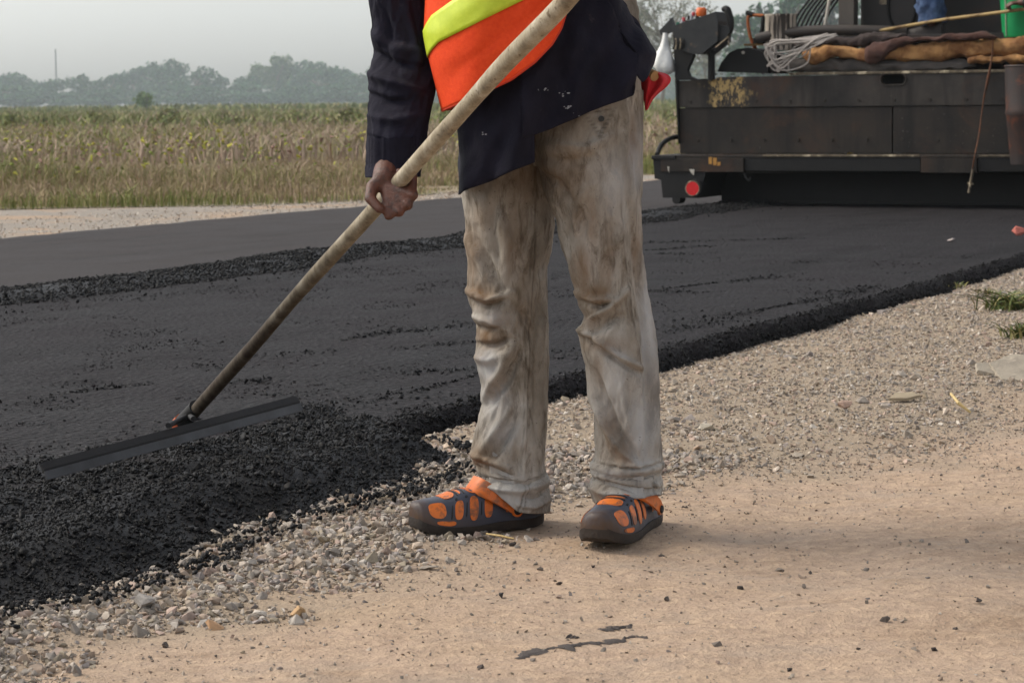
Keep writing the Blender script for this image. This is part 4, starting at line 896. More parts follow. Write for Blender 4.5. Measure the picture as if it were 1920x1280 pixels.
# ------------------------------------------------------------------ cloth tubes
def stroke_field(px, py, strokes):
    """relief of folds measured on the cloth: ridges and grooves along polylines (amplitude in metres)"""
    d = np.zeros_like(px)
    for pts, wd, amp in strokes:
        best = np.full_like(px, 1e9); bt = np.zeros_like(px); sgn = np.zeros_like(px); L = 0; tot = sum(math.dist(pts[i], pts[i + 1]) for i in range(len(pts) - 1))
        for i in range(len(pts) - 1):
            (x0, y0), (x1, y1) = pts[i], pts[i + 1]; dx, dy = x1 - x0, y1 - y0; ln = math.hypot(dx, dy)
            t = np.clip(((px - x0) * dx + (py - y0) * dy) / ln ** 2, 0, 1); dd = np.hypot(px - x0 - t * dx, py - y0 - t * dy); k = dd < best
            best = np.where(k, dd, best); bt = np.where(k, (L + t * ln) / tot, bt); sgn = np.where(k, np.sign((px - x0) * dy - (py - y0) * dx), sgn); L += ln
        tap = np.sin(np.clip(bt * .9 + .05, 0, 1) * PI) ** .6
        ww = wd * np.where(sgn > 0, .48, .95)                # a fold is steeper on one side
        d += amp * tap * np.exp(-(best / ww) ** 2)
    return d
def cloth_tube(name, rows, yc, bf, strokes, mat, parent, nt_=150, step=3.0, wr=.0035, seed=0, stains=(), stitches=(), pales=(), close=True, hem=None, thick=0.0, power=1.0):
    """rows: (py, left px, right px); yc(py): distance; a continuous sleeve of cloth with folds"""
    ys = np.arange(rows[0][0], rows[-1][0] + .1, step); A = np.array(rows, float)
    l = np.interp(ys, A[:, 0], A[:, 1]); rt = np.interp(ys, A[:, 0], A[:, 2])
    for q in (l, rt): q[2:-2] = (q[:-4] + q[1:-3] * 2 + q[2:-2] * 3 + q[3:-1] * 2 + q[4:]) / 9
    th = np.linspace(0, 2 * PI, nt_, endpoint=False); V = np.zeros((len(ys), nt_, 3)); PX = np.zeros((len(ys), nt_)); PY = np.zeros_like(PX)
    for i, py in enumerate(ys):
        Yd = yc(py); a = D(l[i], py, Yd); b = D(rt[i], py, Yd); c = (a + b) / 2; hw = (b - a).length / 2; bb = hw * (bf(py) if callable(bf) else bf)
        ct, st = np.cos(th), np.sin(th); V[i, :, 0] = c.x + hw * np.sign(ct) * np.abs(ct) ** power; V[i, :, 1] = c.y + bb * np.sign(st) * np.abs(st) ** power; V[i, :, 2] = c.z
        PX[i] = (l[i] + rt[i]) / 2 + (rt[i] - l[i]) / 2 * ct; PY[i] = py
        if hem is not None:                   # hem drops/rises round the ankle: shift rows near the bottom
            f = sstep(ys[-1] - 100, ys[-1], py); dz = np.array([hem(t) for t in th]) * f; V[i, :, 2] += dz; PY[i] = py - dz * 900
    front = sstep(.25, -.15, np.sin(th))[None, :]
    nrm = np.stack([np.cos(th), np.sin(th), np.zeros(nt_)], -1)[None]
    d = 2.1 * stroke_field(PX, PY, strokes) * front
    q = np.broadcast_to(th[None], PX.shape)
    cx_, sx_ = np.cos(q), np.sin(q)
    n1 = np.abs(fbm(cx_ * 2.2 + PY * .004, PY * .016 + cx_ * 1.2, sx_ * 2.2, 3, seed)); n2 = np.abs(fbm(cx_ * 4 - PY * .01, PY * .022 - cx_ * 2.0, sx_ * 4, 3, seed + 9))
    d = d + wr * 1.6 * (.35 - n1) + wr * (.3 - n2) * (.6 + .8 * (1 - front))
    V += nrm * d[..., None]
    rowsV = [V]; m = len(ys)
    if close:                                  # turn the hem in so that the cloth has an inside
        for sc2, up in ((.93, .004), (.90, .03), (.88, .08)):
            e = V[-1].copy(); cc = e.mean(0); e = cc + (e - cc) * np.array([sc2, sc2, 1]); e[:, 2] += up; rowsV.append(e[None])
    VV = np.concatenate(rowsV); nr = VV.shape[0]
    def pad(f): return np.concatenate([f, np.repeat(f[-1:], nr - m, 0)])
    dirt, pale, sti = np.zeros_like(PX), np.zeros_like(PX), np.zeros_like(PX)
    for (sx0, sy0, rx, ry, a) in stains: dirt = np.maximum(dirt, a * np.exp(-(((PX - sx0) / rx) ** 2 + ((PY - sy0) / ry) ** 2)))
    for (sx0, sy0, rx, ry, a) in pales: pale = np.maximum(pale, a * np.exp(-(((PX - sx0) / rx) ** 2 + ((PY - sy0) / ry) ** 2)))
    if stitches: sti = np.clip(stroke_field(PX, PY, [(s_, 1.6, 1.0) for s_ in stitches]), 0, 1) * (front > .5)
    me = mesh_fast(name, VV.reshape(-1, 3), grid_faces(nr, nt_, True)[:, ::-1], True, attrs={'dirt': pad(dirt * front), 'pale': pad(pale * front), 'stitch': pad(sti)})
    return put(name, me, mat, parent)

# ================================================================== THE WORKER WITH THE LUTE
worker = empty('person', tuple(G(1085, 985)[:2]) + (0,), 0, 'worker in navy shirt, orange vest and dirty grey trousers pulling a lute', 'person')
W0 = worker.location.copy()
def under(o, par=None):                        # parts are modelled in world coordinates: keep them in place under the thing
    o.parent = par or worker; o.matrix_parent_inverse = Matrix.Translation(-W0); return o
m_den = NT('dirty_denim')
_d, _p, _s = m_den.attr('dirt'), m_den.attr('pale'), m_den.attr('stitch')
_n = m_den.noise(9, 6, .65, stretch=(1, 1, .5)); _m = m_den.noise(30, 6, .72, stretch=(1.3, 1.3, .4), dist=.6)
_c = m_den.ramp(_n, [(.28, srgb(92, 84, 74)), (.46, srgb(136, 128, 117)), (.68, srgb(176, 171, 163))])
_c = m_den.mix(m_den.ramp(_m, [(.49, (0, 0, 0)), (.64, (.75, .75, .75))]), _c, srgb(80, 69, 56))
_c = m_den.mix(m_den.math('MULTIPLY', _p, m_den.ramp(_m, [(.2, (.5,) * 3), (.6, (1,) * 3)])), _c, srgb(188, 190, 192))
_c = m_den.mix(m_den.math('MULTIPLY', _d, m_den.ramp(_m, [(.3, (1,) * 3), (.62, (.4,) * 3)])), _c, srgb(108, 78, 46))
_c = m_den.mix(m_den.ramp(m_den.noise(150, 3, .5), [(.70, (0, 0, 0)), (.74, (.8,) * 3)]), _c, srgb(70, 60, 50))
_c = m_den.mix(m_den.math('MULTIPLY', _s, .7), _c, srgb(70, 62, 54))
_wv = m_den.noise(420, 2, .5)
m_den.bump(m_den.math('ADD', m_den.math('MULTIPLY', m_den.noise(28, 5, .6, stretch=(1, 1, .45)), 1.0), m_den.math('MULTIPLY', _wv, .15)), .5, .008)
m_den = m_den.done(_c, .92, 0, .2)

LROW = [(150, 872, 1036), (250, 862, 1040), (300, 862, 1040), (365, 865, 1040), (420, 874, 1040), (470, 876, 1034), (495, 877, 1028), (540, 877, 1026), (562, 876, 1026), (585, 886, 1027), (620, 894, 1029), (660, 891, 1029), (700, 898, 1028), (745, 904, 1027), (785, 895, 1025), (830, 886, 1023), (862, 882, 1020), (880, 886, 1022), (888, 890, 1028), (905, 893, 1030), (930, 896, 1032), (950, 898, 1032)]
RROW = [(170, 1000, 1207), (240, 1000, 1206), (300, 1002, 1204), (365, 1022, 1203), (410, 1042, 1202), (470, 1055, 1205), (535, 1075, 1212), (565, 1082, 1218), (592, 1096, 1223), (625, 1085, 1229), (670, 1095, 1234), (720, 1110, 1236), (750, 1117, 1236), (795, 1115, 1237), (830, 1116, 1239), (858, 1118, 1241), (866, 1106, 1246), (884, 1107, 1246), (892, 1112, 1238), (905, 1107, 1240), (922, 1107, 1244), (938, 1111, 1238)]
mm = .001
LS = [([(1003, 345), (1000, 450), (993, 560), (988, 700), (983, 880)], 5, 2.2 * mm), ([(872, 556), (905, 568), (945, 556)], 9, -8 * mm), ([(874, 540), (915, 556), (958, 540)], 10, 6 * mm), ([(886, 588), (920, 596), (958, 616)], 9, 7 * mm),
      ([(890, 606), (915, 612), (940, 606)], 6, -6 * mm), ([(893, 642), (920, 640), (955, 628)], 9, -9 * mm), ([(893, 666), (920, 668), (950, 652)], 12, 7 * mm), ([(964, 632), (940, 690), (906, 748)], 10, 8 * mm), ([(978, 650), (955, 705), (918, 760)], 11, -7 * mm),
      ([(876, 440), (895, 475), (918, 515)], 10, 6 * mm), ([(900, 450), (920, 490), (945, 540)], 12, -6 * mm), ([(940, 400), (955, 450), (950, 520)], 16, 5 * mm), ([(925, 380), (930, 440), (938, 500)], 10, -4 * mm), ([(956, 758), (930, 800), (898, 852)], 13, 7 * mm), ([(975, 770), (950, 815), (925, 850)], 12, -6 * mm),
      ([(886, 858), (915, 866), (960, 882)], 7, -7 * mm), ([(888, 846), (920, 852), (958, 868)], 8, 6 * mm), ([(1012, 560), (1008, 680), (1004, 820)], 8, -5 * mm), ([(1020, 600), (1016, 720), (1012, 860)], 6, 3 * mm), ([(885, 884), (940, 890), (985, 896), (1028, 886)], 4, -6 * mm), ([(888, 897), (930, 903), (975, 908), (1030, 898)], 8, 5 * mm),
      ([(905, 900), (930, 925), (948, 955)], 7, -6 * mm), ([(1030, 915), (1005, 925), (985, 922)], 6, -6 * mm), ([(1030, 935), (1000, 942), (970, 935)], 7, 5 * mm), ([(960, 560), (985, 590), (1000, 640)], 8, -4 * mm), ([(930, 700), (945, 740), (940, 780)], 7, 4 * mm), ([(965, 830), (975, 860), (978, 880)], 8, -4 * mm), ([(985, 905), (978, 935), (966, 960)], 3, -3 * mm)]
RS = [([(1158, 330), (1163, 440), (1178, 580), (1198, 690), (1200, 810), (1190, 858)], 8, 5 * mm), ([(1178, 380), (1195, 520), (1213, 640), (1218, 760), (1212, 860)], 10, -6 * mm), ([(1145, 420), (1150, 500), (1140, 548)], 12, -5 * mm), ([(1088, 560), (1115, 570), (1142, 563)], 7, -9 * mm), ([(1082, 545), (1112, 556), (1148, 552)], 8, 7 * mm),
      ([(1090, 620), (1112, 590), (1150, 560), (1172, 535)], 9, 8 * mm), ([(1104, 630), (1130, 602), (1160, 585)], 10, -6 * mm), ([(1090, 612), (1120, 632), (1160, 660), (1203, 684)], 7, 8 * mm), ([(1096, 628), (1130, 652), (1165, 674), (1200, 694)], 7, -8 * mm), ([(1098, 690), (1118, 745), (1140, 800), (1165, 838), (1198, 866)], 8, 9 * mm), ([(1115, 690), (1138, 750), (1160, 800), (1190, 845)], 10, -8 * mm),
      ([(1120, 790), (1130, 830), (1150, 862)], 8, -5 * mm), ([(1060, 365), (1075, 395), (1080, 435)], 7, 4 * mm), ([(1078, 372), (1092, 410), (1095, 445)], 8, -4 * mm), ([(1090, 450), (1105, 500), (1120, 540)], 12, 5 * mm), ([(1110, 380), (1120, 440), (1128, 500)], 13, -4 * mm), ([(1225, 640), (1228, 740), (1232, 850)], 6, 4 * mm), ([(1160, 700), (1170, 760), (1182, 810)], 7, 4 * mm),
      ([(1104, 877), (1150, 884), (1200, 886), (1246, 878)], 4, -3 * mm), ([(1108, 894), (1150, 899), (1195, 908), (1244, 914)], 6, -11 * mm), ([(1106, 912), (1150, 914), (1200, 922), (1240, 930)], 8, 6 * mm), ([(1108, 862), (1150, 866), (1195, 868), (1246, 862)], 3, -6 * mm), ([(1236, 890), (1226, 900), (1232, 912)], 5, -6 * mm),
      ([(1015, 320), (1045, 340), (1070, 380)], 14, -7 * mm), ([(1010, 290), (1060, 300), (1110, 290)], 16, -4 * mm), ([(1030, 265), (1090, 275), (1150, 250)], 14, 4 * mm), ([(1090, 215), (1120, 255), (1148, 205)], 2.5, 2 * mm), ([(1165, 180), (1172, 240), (1165, 320)], 8, 4 * mm), ([(1190, 190), (1185, 260), (1195, 340)], 9, -5 * mm)]
LST = [(885, 470, 22, 70, .9), (900, 545, 30, 26, 1.0), (915, 625, 34, 22, 1.0), (900, 400, 20, 40, .7), (935, 600, 30, 18, .7), (905, 850, 34, 24, .8), (930, 720, 20, 40, .35), (960, 450, 24, 80, .5), (980, 560, 20, 60, .4), (905, 668, 18, 14, .5), (985, 330, 40, 40, .6), (900, 930, 24, 24, .35)]
RST = [(1092, 500, 20, 50, .95), (1110, 545, 30, 20, 1.0), (1105, 420, 18, 60, .6), (1130, 640, 40, 16, .75), (1135, 480, 20, 60, .6), (1140, 800, 16, 50, .7), (1165, 840, 22, 24, .7), (1090, 400, 24, 40, .45), (1185, 260, 10, 50, .8), (1060, 320, 50, 60, .6), (1120, 925, 12, 16, .9), (1192, 470, 8, 60, .6), (1108, 585, 16, 30, .55), (1120, 690, 10, 40, .5)]
LPL = [(915, 680, 20, 30, .8), (925, 740, 26, 40, .55), (930, 590, 26, 14, .5), (960, 920, 50, 30, .55), (945, 800, 30, 30, .45)]
RPL = [(1150, 720, 34, 80, .5), (1215, 620, 14, 140, .65), (1200, 800, 30, 90, .65), (1175, 930, 50, 22, .6), (1150, 350, 30, 60, .45), (1150, 880, 60, 10, .45), (1188, 300, 14, 60, .6)]
LY = lambda y: np.interp(y, [150, 400, 950], [5.10, 5.10, 5.06]); RY = lambda y: np.interp(y, [150, 400, 940], [4.98, 4.96, 4.985])
def hemL(t):                                   # front of the left-hand hem rides up over the strap, back drops to the heel
    return .066 * float(np.clip((.12 - math.cos(t)) / 1.0, 0, 1)) ** 1.1 - .012 * max(0, math.cos(t))
tl = cloth_tube('trouser_leg', LROW, LY, 1.02, LS, m_den, None, seed=3, stains=LST, pales=LPL, hem=hemL, stitches=[[(1005, 345), (1002, 450), (995, 560), (990, 700), (985, 880)], [(999, 345), (996, 450), (989, 560), (984, 700), (979, 880)], [(892, 877), (940, 886), (985, 891), (1026, 884)], [(986, 892), (980, 925), (968, 955)], [(993, 892), (987, 925), (975, 955)]])
tr = cloth_tube('trouser_leg', RROW, RY, 1.05, RS, m_den, None, seed=4, stains=RST, pales=RPL, hem=lambda t: .006 * math.sin(t) + .024 * max(0, math.cos(t + 1.0)) ** 1.5, stitches=[[(1092, 213), (1121, 257), (1150, 203)], [(1097, 213), (1121, 249), (1145, 205)], [(1090, 213), (1150, 203)], [(1158, 330), (1163, 440), (1178, 580), (1198, 690)], [(1104, 880), (1150, 887), (1200, 889), (1246, 881)], [(1002, 306), (1040, 360)]])
hp = cloth_tube('trouser_seat', [(-20, 900, 1190), (60, 890, 1202), (150, 884, 1206), (220, 880, 1204), (280, 885, 1195), (310, 905, 1170)], lambda y: 5.09, .52, [], m_den, None, seed=5, close=False)
for o in (tl, tr, hp): under(o)
mb = MB(); q = D(1123, 222, 4.98); 
under(MB().tube([q + Vector((0, -.115, 0)), q + Vector((0, -.135, 0))], .006, 10).build('pocket_rivet', surf('dark_rivet', (.03, .03, .03), (.05, .045, .04), 40, .4, .6)))

# ---- clogs
m_shell = NT('clog_grey'); _k = m_shell.noise(40, 5, .7)
_cs = m_shell.ramp(m_shell.noise(12, 5), [(.35, srgb(50, 54, 66)), (.65, srgb(70, 74, 86))])
_cs = m_shell.mix(m_shell.math('MULTIPLY', m_shell.attr('dirt'), m_shell.ramp(_k, [(.3, (.55,) * 3), (.6, (1,) * 3)])), _cs, srgb(78, 58, 42))
m_shell.bump(_k, .35, .003); m_shell = m_shell.done(_cs, .5, 0, .4)
m_sole = surf('clog_sole', srgb(34, 29, 26), srgb(52, 42, 34), 20, .8, bump=.5)
m_org = surf('clog_orange', srgb(214, 112, 34), srgb(196, 96, 28), 14, .5, bump=.2, bdist=.002, c3=srgb(132, 78, 46), s3=34, t3=(.50, .62))
m_hole = surf('clog_hole', (.008, .008, .009), (.012, .011, .011), 20, .8, bump=0)
def clog(heel, toe, label, z0):
    h_, t_ = Vector(heel), Vector(toe); ax = (t_ - h_); L = ax.length; ax.normalize(); lat = Vector((-ax.y, ax.x, 0)); o = empty('clog', (h_.x, h_.y, 0)); o['label'] = label; o.parent = worker; o.matrix_parent_inverse = Matrix.Translation(-W0)
    S = [0, .03, .1, .2, .3, .4, .5, .6, .7, .8, .88, .94, .98, 1.0]
    Wd = [.016, .026, .034, .037, .037, .040, .044, .048, .051, .051, .048, .042, .034, .024]
    Hh = [.034, .038, .042, .042, .046, .058, .074, .080, .074, .064, .057, .051, .045, .036]
    Bz = [.014, .010, .006, .005, .006, .006, .004, .003, .004, .006, .010, .015, .020, .026]
    W_ = lambda s: float(np.interp(s, S, Wd)); H_ = lambda s: float(np.interp(s, S, Hh)); B_ = lambda s: float(np.interp(s, S, Bz)) + z0
    def pt(s, ph, off=0.0):
        w_, hh, b = W_(s), H_(s), B_(s); cy_, cz = math.cos(ph), max(math.sin(ph), 0)
        y = (w_ + off) * np.sign(cy_) * abs(cy_) ** .75; z = b + .018 + (hh + off - .004) * cz ** .85
        return Vector((ax.x * L * s + lat.x * y, ax.y * L * s + lat.y * y, z))
    ns, nph = 60, 40; V = []
    for i in range(ns):
        s = (1 - math.cos(PI * i / (ns - 1))) / 2
        V += [pt(s, PI * k / (nph - 1))[:] for k in range(nph)]
    mud = []
    for i in range(ns):
        s = (1 - math.cos(PI * i / (ns - 1))) / 2
        mud += [float(np.clip(.8 * sstep(.86, 1.0, s) + .7 * (1 - math.sin(PI * k / (nph - 1))) ** 2 * float(sstep(.3, .9, s)) - .08, 0, 1)) for k in range(nph)]
    e = len(V); V.append(tuple(sum((Vector(p_) for p_ in V[-nph:]), Vector()) / nph + ax * .006)); mud.append(1.0)
    sh = MB().add(V, [tuple(f) for f in grid_faces(ns, nph)] + [(e - nph + k, e - nph + k + 1, e) for k in range(nph - 1)] + [(e - 1, e - nph, e)]).build('shell', m_shell, o, True)
    a_ = sh.data.attributes.new('dirt', 'FLOAT', 'POINT'); a_.data.foreach_set('value', np.array(mud, np.float32))
    sole = MB(); Vs = []
    for i in range(40):
        s = i / 39; w_ = W_(s) + .003; b = B_(s)
        Vs += [(ax.x * L * s + lat.x * y, ax.y * L * s + lat.y * y, z) for y, z in ((-w_ * .92, b), (-w_, b + .008), (-w_, b + .020), (w_, b + .020), (w_, b + .008), (w_ * .92, b))]
    sole.add(Vs, [tuple(f) for f in grid_faces(40, 6, True)] + [tuple(range(6)), tuple(range(234, 240))]).build('sole', m_sole, o, True)
    def patch(name, s0, p0, ds, dp, mat, off=.0018, skew=0.0, nseg=22):
        c = [pt(s0, p0, off)]; rim = []; skirt = []
        for k in range(nseg):
            a = 2 * PI * k / nseg; e = lambda v: np.sign(v) * abs(v) ** .7
            s = s0 + ds * e(math.cos(a)) + skew * e(math.sin(a)); ph = p0 + dp * e(math.sin(a)); rim.append(pt(s, ph, off * .8)); skirt.append(pt(s, ph, -.001))
        Vv = c + rim + skirt; Ff = [(0, 1 + k, 1 + (k + 1) % nseg) for k in range(nseg)] + [(1 + k, 1 + nseg + k, 1 + nseg + (k + 1) % nseg, 1 + (k + 1) % nseg) for k in range(nseg)]
        MB().add(Vv, Ff).build(name, mat, o, True)
    for s0, ds, dp in ((.575, .040, .44), (.76, .046, .42)): patch('top_insert', s0, PI / 2, ds, dp, m_org, skew=.0)
    patch('top_insert', .675, PI / 2, .008, .34, m_org)
    patch('top_slit', .645, PI / 2, .005, .40, m_hole); patch('top_slit', .70, PI / 2, .005, .42, m_hole)
    for sd_ in (1, -1):
        f = lambda p: p if sd_ > 0 else PI - p
        for s0, ds, dp in ((.475, .034, .36), (.595, .036, .40), (.715, .033, .33)): patch('side_insert', s0, f(.54), ds, dp, m_org, skew=-.012 * sd_)
        for s0, dp in ((.535, .24), (.656, .24), (.772, .26)): patch('side_slit', s0, f(.50), .0035, dp, m_hole, skew=-.01 * sd_)
        patch('toe_insert', .875, f(.66), .060, .38, m_org); patch('toe_stripe', .82, f(.12), .07, .07, m_org)
        for s0 in (.56, .64, .72): patch('vent_hole', s0, f(.985), .010, .05, m_hole, .0016)
    # heel liner and strap pushed forward over the instep
    Vr = []
    for i in range(30):
        ph = PI * i / 29; s = .34 * (1 - math.sin(ph)) + .005; side = math.cos(ph); w_ = (W_(max(s, .03)) + .004)
        y = w_ * (side if abs(side) > .3 else side); cx = L * s
        b = B_(s); Vr += [(ax.x * cx + lat.x * y, ax.y * cx + lat.y * y, z) for z in (b + .040, b + .062)]
    MB().add(Vr, [(2 * i, 2 * i + 2, 2 * i + 3, 2 * i + 1) for i in range(29)]).build('heel_liner', m_org, o, True)
    Vr = []; n = 40
    for i in range(n):
        ph = PI * i / (n - 1); sn = math.sin(ph); cs = math.cos(ph); fwd = L * (.25 + .29 * sn ** .8); up = z0 + .046 + .056 * sn ** .75; y = (.050 - .002 * sn) * np.sign(cs) * abs(cs) ** .7
        wdt = .015 + .004 * sn; dx, dz = wdt * (.45 + .2 * sn), -wdt * .9
        dx, dz = wdt * .55, wdt * .85
        for a_, thk in ((1, 0), (-1, 0), (-1, .005), (1, .005)):
            px_ = fwd + a_ * (dx if sn > .0 else 0) ; pz = up - a_ * dz * .8; k = 1 + thk * 14
            Vr.append((ax.x * px_ + lat.x * y * k, ax.y * px_ + lat.y * y * k, pz + thk * sn))
    MB().add(Vr, [tuple(f) for f in grid_faces(n, 4, True)] + [(0, 1, 2, 3), tuple(range(4 * n - 4, 4 * n))]).build('strap', m_org, o, True)
    for sd_ in (1, -1):
        c = Vector((ax.x * L * .27, ax.y * L * .27, z0 + .048)) + lat * sd_ * .0505
        MB().tube([c, c + lat * sd_ * .006], [.0095, .008], 14).build('rivet', m_hole, o, True); MB().tube([c + lat * sd_ * -.002, c + lat * sd_ * .003], [.0135, .013], 14).build('rivet_ring', m_org, o, True)
    return o
ha, ta = G(1013, 981), G(776, 1004); hb, tb = G(1222, 978), G(1118, 1030)
clog(ha, ta, 'left-pointing orange and grey clog, nearer the heap', float(ground_z((ha.x + ta.x) / 2, (ha.y + ta.y) / 2)) - .003)
clog(hb, tb, 'clog pointing toward the viewer', float(ground_z((hb.x + tb.x) / 2, (hb.y + tb.y) / 2)) - .003)

# ---- lute: pole and blade
def pole_at(t):                                # t = 0 at the blade, 1 where it leaves the frame
    iy = (1 / 5.75) * (1 - t) + (1 / 4.30) * t; return D(338 + 720 * t, 797 - 797 * t, 1 / iy)
lute = empty('asphalt_lute', tuple(pole_at(0)[:2]) + (0,), 0, 'long-handled asphalt lute with weathered wooden pole and wide dark blade', 'lute'); L0 = lute.location.copy()
def lput(o, par=None):
    o.parent = par or lute; o.matrix_parent_inverse = Matrix() if par else Matrix.Translation(-L0); return o
m_wood = NT('weathered_pole')
_w = m_wood.noise(26, 6, .7, stretch=(1, 1, .35)); _g2 = m_wood.attr('along')
_cw = m_wood.ramp(_w, [(.3, srgb(112, 102, 86)), (.5, srgb(160, 148, 126)), (.7, srgb(196, 186, 166))])
_cw = m_wood.mix(m_wood.ramp(m_wood.noise(80, 4, .6), [(.58, (0, 0, 0)), (.7, (.7,) * 3)]), _cw, srgb(96, 78, 56))
_cw = m_wood.mix(m_wood.math('MULTIPLY', _g2, m_wood.ramp(_w, [(.2, (1,) * 3), (.75, (.82,) * 3)])), _cw, srgb(38, 26, 18))
m_wood.bump(_w, .5, .004); m_wood = m_wood.done(_cw, .8, 0, .3)
N = 120; ring = 16; V = []; al = []
for i in range(N):
    t = -.01 + 1.19 * i / (N - 1); p = pole_at(t); d_ = (pole_at(t + .01) - pole_at(t - .01)).normalized(); a_ = d_.orthogonal().normalized(); b_ = d_.cross(a_)
    rad = (.0138 + .0034 * max(t, 0) ** .8) * (1 + .05 * float(vnoise(i * .13, 0, 0, 5)))
    off = a_ * .004 * float(vnoise(i * .06, 3, 0, 6)) + b_ * .004 * float(vnoise(i * .06, 7, 0, 6))
    for k in range(ring):
        q = 2 * PI * k / ring; V.append((p + off + (a_ * math.cos(q) + b_ * math.sin(q)) * rad * (1 + .04 * float(vnoise(i * .08, k * 1.1, 0, 8))))[:]); al.append(float(sstep(.60, .20, t)))
me = mesh_fast('handle', V, np.concatenate([grid_faces(N, ring, True)]), True, attrs={'along': al}); lput(put('handle', me, m_wood))
p = pole_at(0); m_bl = surf('lute_steel', srgb(14, 14, 15), srgb(26, 25, 26), 10, .7, .2, bump=.3)
m_bl2 = surf('lute_face', srgb(66, 67, 70), srgb(40, 40, 42), 9, .5, .2, bump=.2, c3=srgb(40, 40, 44), s3=5)
Pa, Pb = D(76, 884, 5.18), D(556, 756, 5.90)
bx_ = (Pb - Pa).normalized(); LB = (Pb - Pa).length; up = Vector((0, 0, 1)); nrm = bx_.cross(up).normalized()
if nrm.y > 0: nrm = -nrm                      # nrm faces the viewer
up2 = nrm.cross(bx_); up2 = -up2 if up2.z < 0 else up2
def plate(name, mat, prof, par=None):          # profile (n, u) swept along the blade
    V = []
    n_ = len(prof)
    for s in (0.0, .02, .98, 1.0): 
        k = 1.0 if .01 < s < .99 else .94
        V += [(Pa + bx_ * LB * s + nrm * a + up2 * b * k)[:] for a, b in prof]
    return lput(MB().add(V, [tuple(f) for f in grid_faces(4, n_, True)] + [tuple(range(n_)), tuple(range(3 * n_, 4 * n_))]).build(name, mat, None), par)
bl = plate('blade', m_bl, [(-.004, .018), (.000, .020), (.012, .007), (.013, .002), (.008, .001)])
plate('blade_face', m_bl2, [(.009, .003), (.0135, .002), (.021, -.016), (.016, -.018)], bl)
cm_ = pole_at(.0); d_ = (pole_at(.03) - pole_at(0)).normalized()
lput(MB().tube([cm_ - d_ * .03, cm_ + d_ * .11], [.021, .0185], 14).build('socket', m_bl, None, True))
lput(MB().tube([cm_ + d_ * .0 , cm_ + d_ * .022], [.0225, .0225], 14).build('orange_collar', surf('collar_orange', srgb(176, 84, 40), srgb(140, 64, 34), 20, .7), None, True))
for s_ in (-.05, .05):
    e = Pa + bx_ * LB * (.52 + s_) + up2 * .028; lput(MB().tube([cm_ + d_ * .06, e], .007, 8).build('brace', m_bl, None, True))

# ---- body of the worker (mostly inside the clothes)
HT = .56; C0 = pole_at(HT); ap = (pole_at(HT + .01) - pole_at(HT - .01)).normalized(); Yh = C0.y
e1 = Vector((0, -1, 0)); e1 = (e1 - ap * e1.dot(ap)).normalized(); e2 = ap.cross(e1); e2 = e2 if e2.x > 0 else -e2
PRD = .0165
sh_r, el_r, wr_r = D(785, -190, 5.00), D(757, 90, 5.02), D(722, 332, Yh + .004)
fa_r = D(742, 240, 4.955)
sh_l, el_l = D(1110, -205, 5.0), D(1265, -120, 4.62); C1 = pole_at(1.15); wr_l = C1 + Vector((.05, .0, .05))
hip = D(1035, 190, 5.05); chest = D(960, -150, 5.02); neck = D(925, -250, 4.98); hd = D(890, -345, 4.93)
kn_r, an_r = D(955, 590, 5.095), D(960, 925, 5.07); kn_l, an_l = D(1160, 590, 4.975), D(1180, 925, 4.985)
hr, hl = D(955, 260, 5.09), D(1110, 250, 4.98)
caps = [(hip, chest, .115, .12), (chest, chest + Vector((0, 0, .06)), .135, .12), (sh_r, sh_l, .06, .06), (neck - Vector((0, 0, .05)), hd - Vector((0, 0, .06)), .055, .055), (hr, kn_r, .062, .040), (kn_r, an_r, .038, .030), (hl, kn_l, .062, .036), (kn_l, an_l, .034, .030), (hr + Vector((0, .03, .06)), hl + Vector((0, .10, .06)), .06, .06),
        (an_r, an_r + (ta - ha).normalized() * .12 - Vector((0, 0, .055)), .034, .026), (an_l, an_l + (tb - hb).normalized() * .12 - Vector((0, 0, .055)), .034, .026),
        (sh_r, el_r, .044, .034), (el_r, fa_r, .034, .030), (fa_r, wr_r, .030, .026), (sh_l, el_l, .048, .040), (el_l, wr_l, .040, .026)]
hc_, HP = head_caps(hd, (-.75, -.62, -.35)); caps += hc_
# right hand closed round the pole: back of the hand to the viewer, fingers hooked under and behind
KN = [(774, 366), (764, 384), (748, 397), (729, 404)]; OFF = [.034, .012, -.010, -.030]; RAD = [.0098, .0102, .0098, .0086]
for (kx, ky), of, rf_ in zip(KN, OFF, RAD):
    K = D(kx, ky, Yh - .034); A_ = C0 + ap * of
    caps.append((wr_r + Vector((.006, -.010, -.02)), K, .017, rf_ + .001))
    m1 = A_ + e2 * (PRD + .013) + e1 * .004; m2 = A_ + e2 * .010 - e1 * (PRD + .009); m3 = A_ - e2 * (PRD * .9) - e1 * (PRD * .5)
    caps += [(K, m1, rf_ + .002, rf_), (m1, m2, rf_, rf_ * .95), (m2, m3, rf_ * .95, rf_ * .8)]
T1, T2, T3 = D(698, 350, Yh - .012), D(694, 372, Yh - .028), D(712, 392, Yh - .042)
caps += [(wr_r, T1, .018, .013), (T1, T2, .013, .0115), (T2, T3, .0115, .0095)]
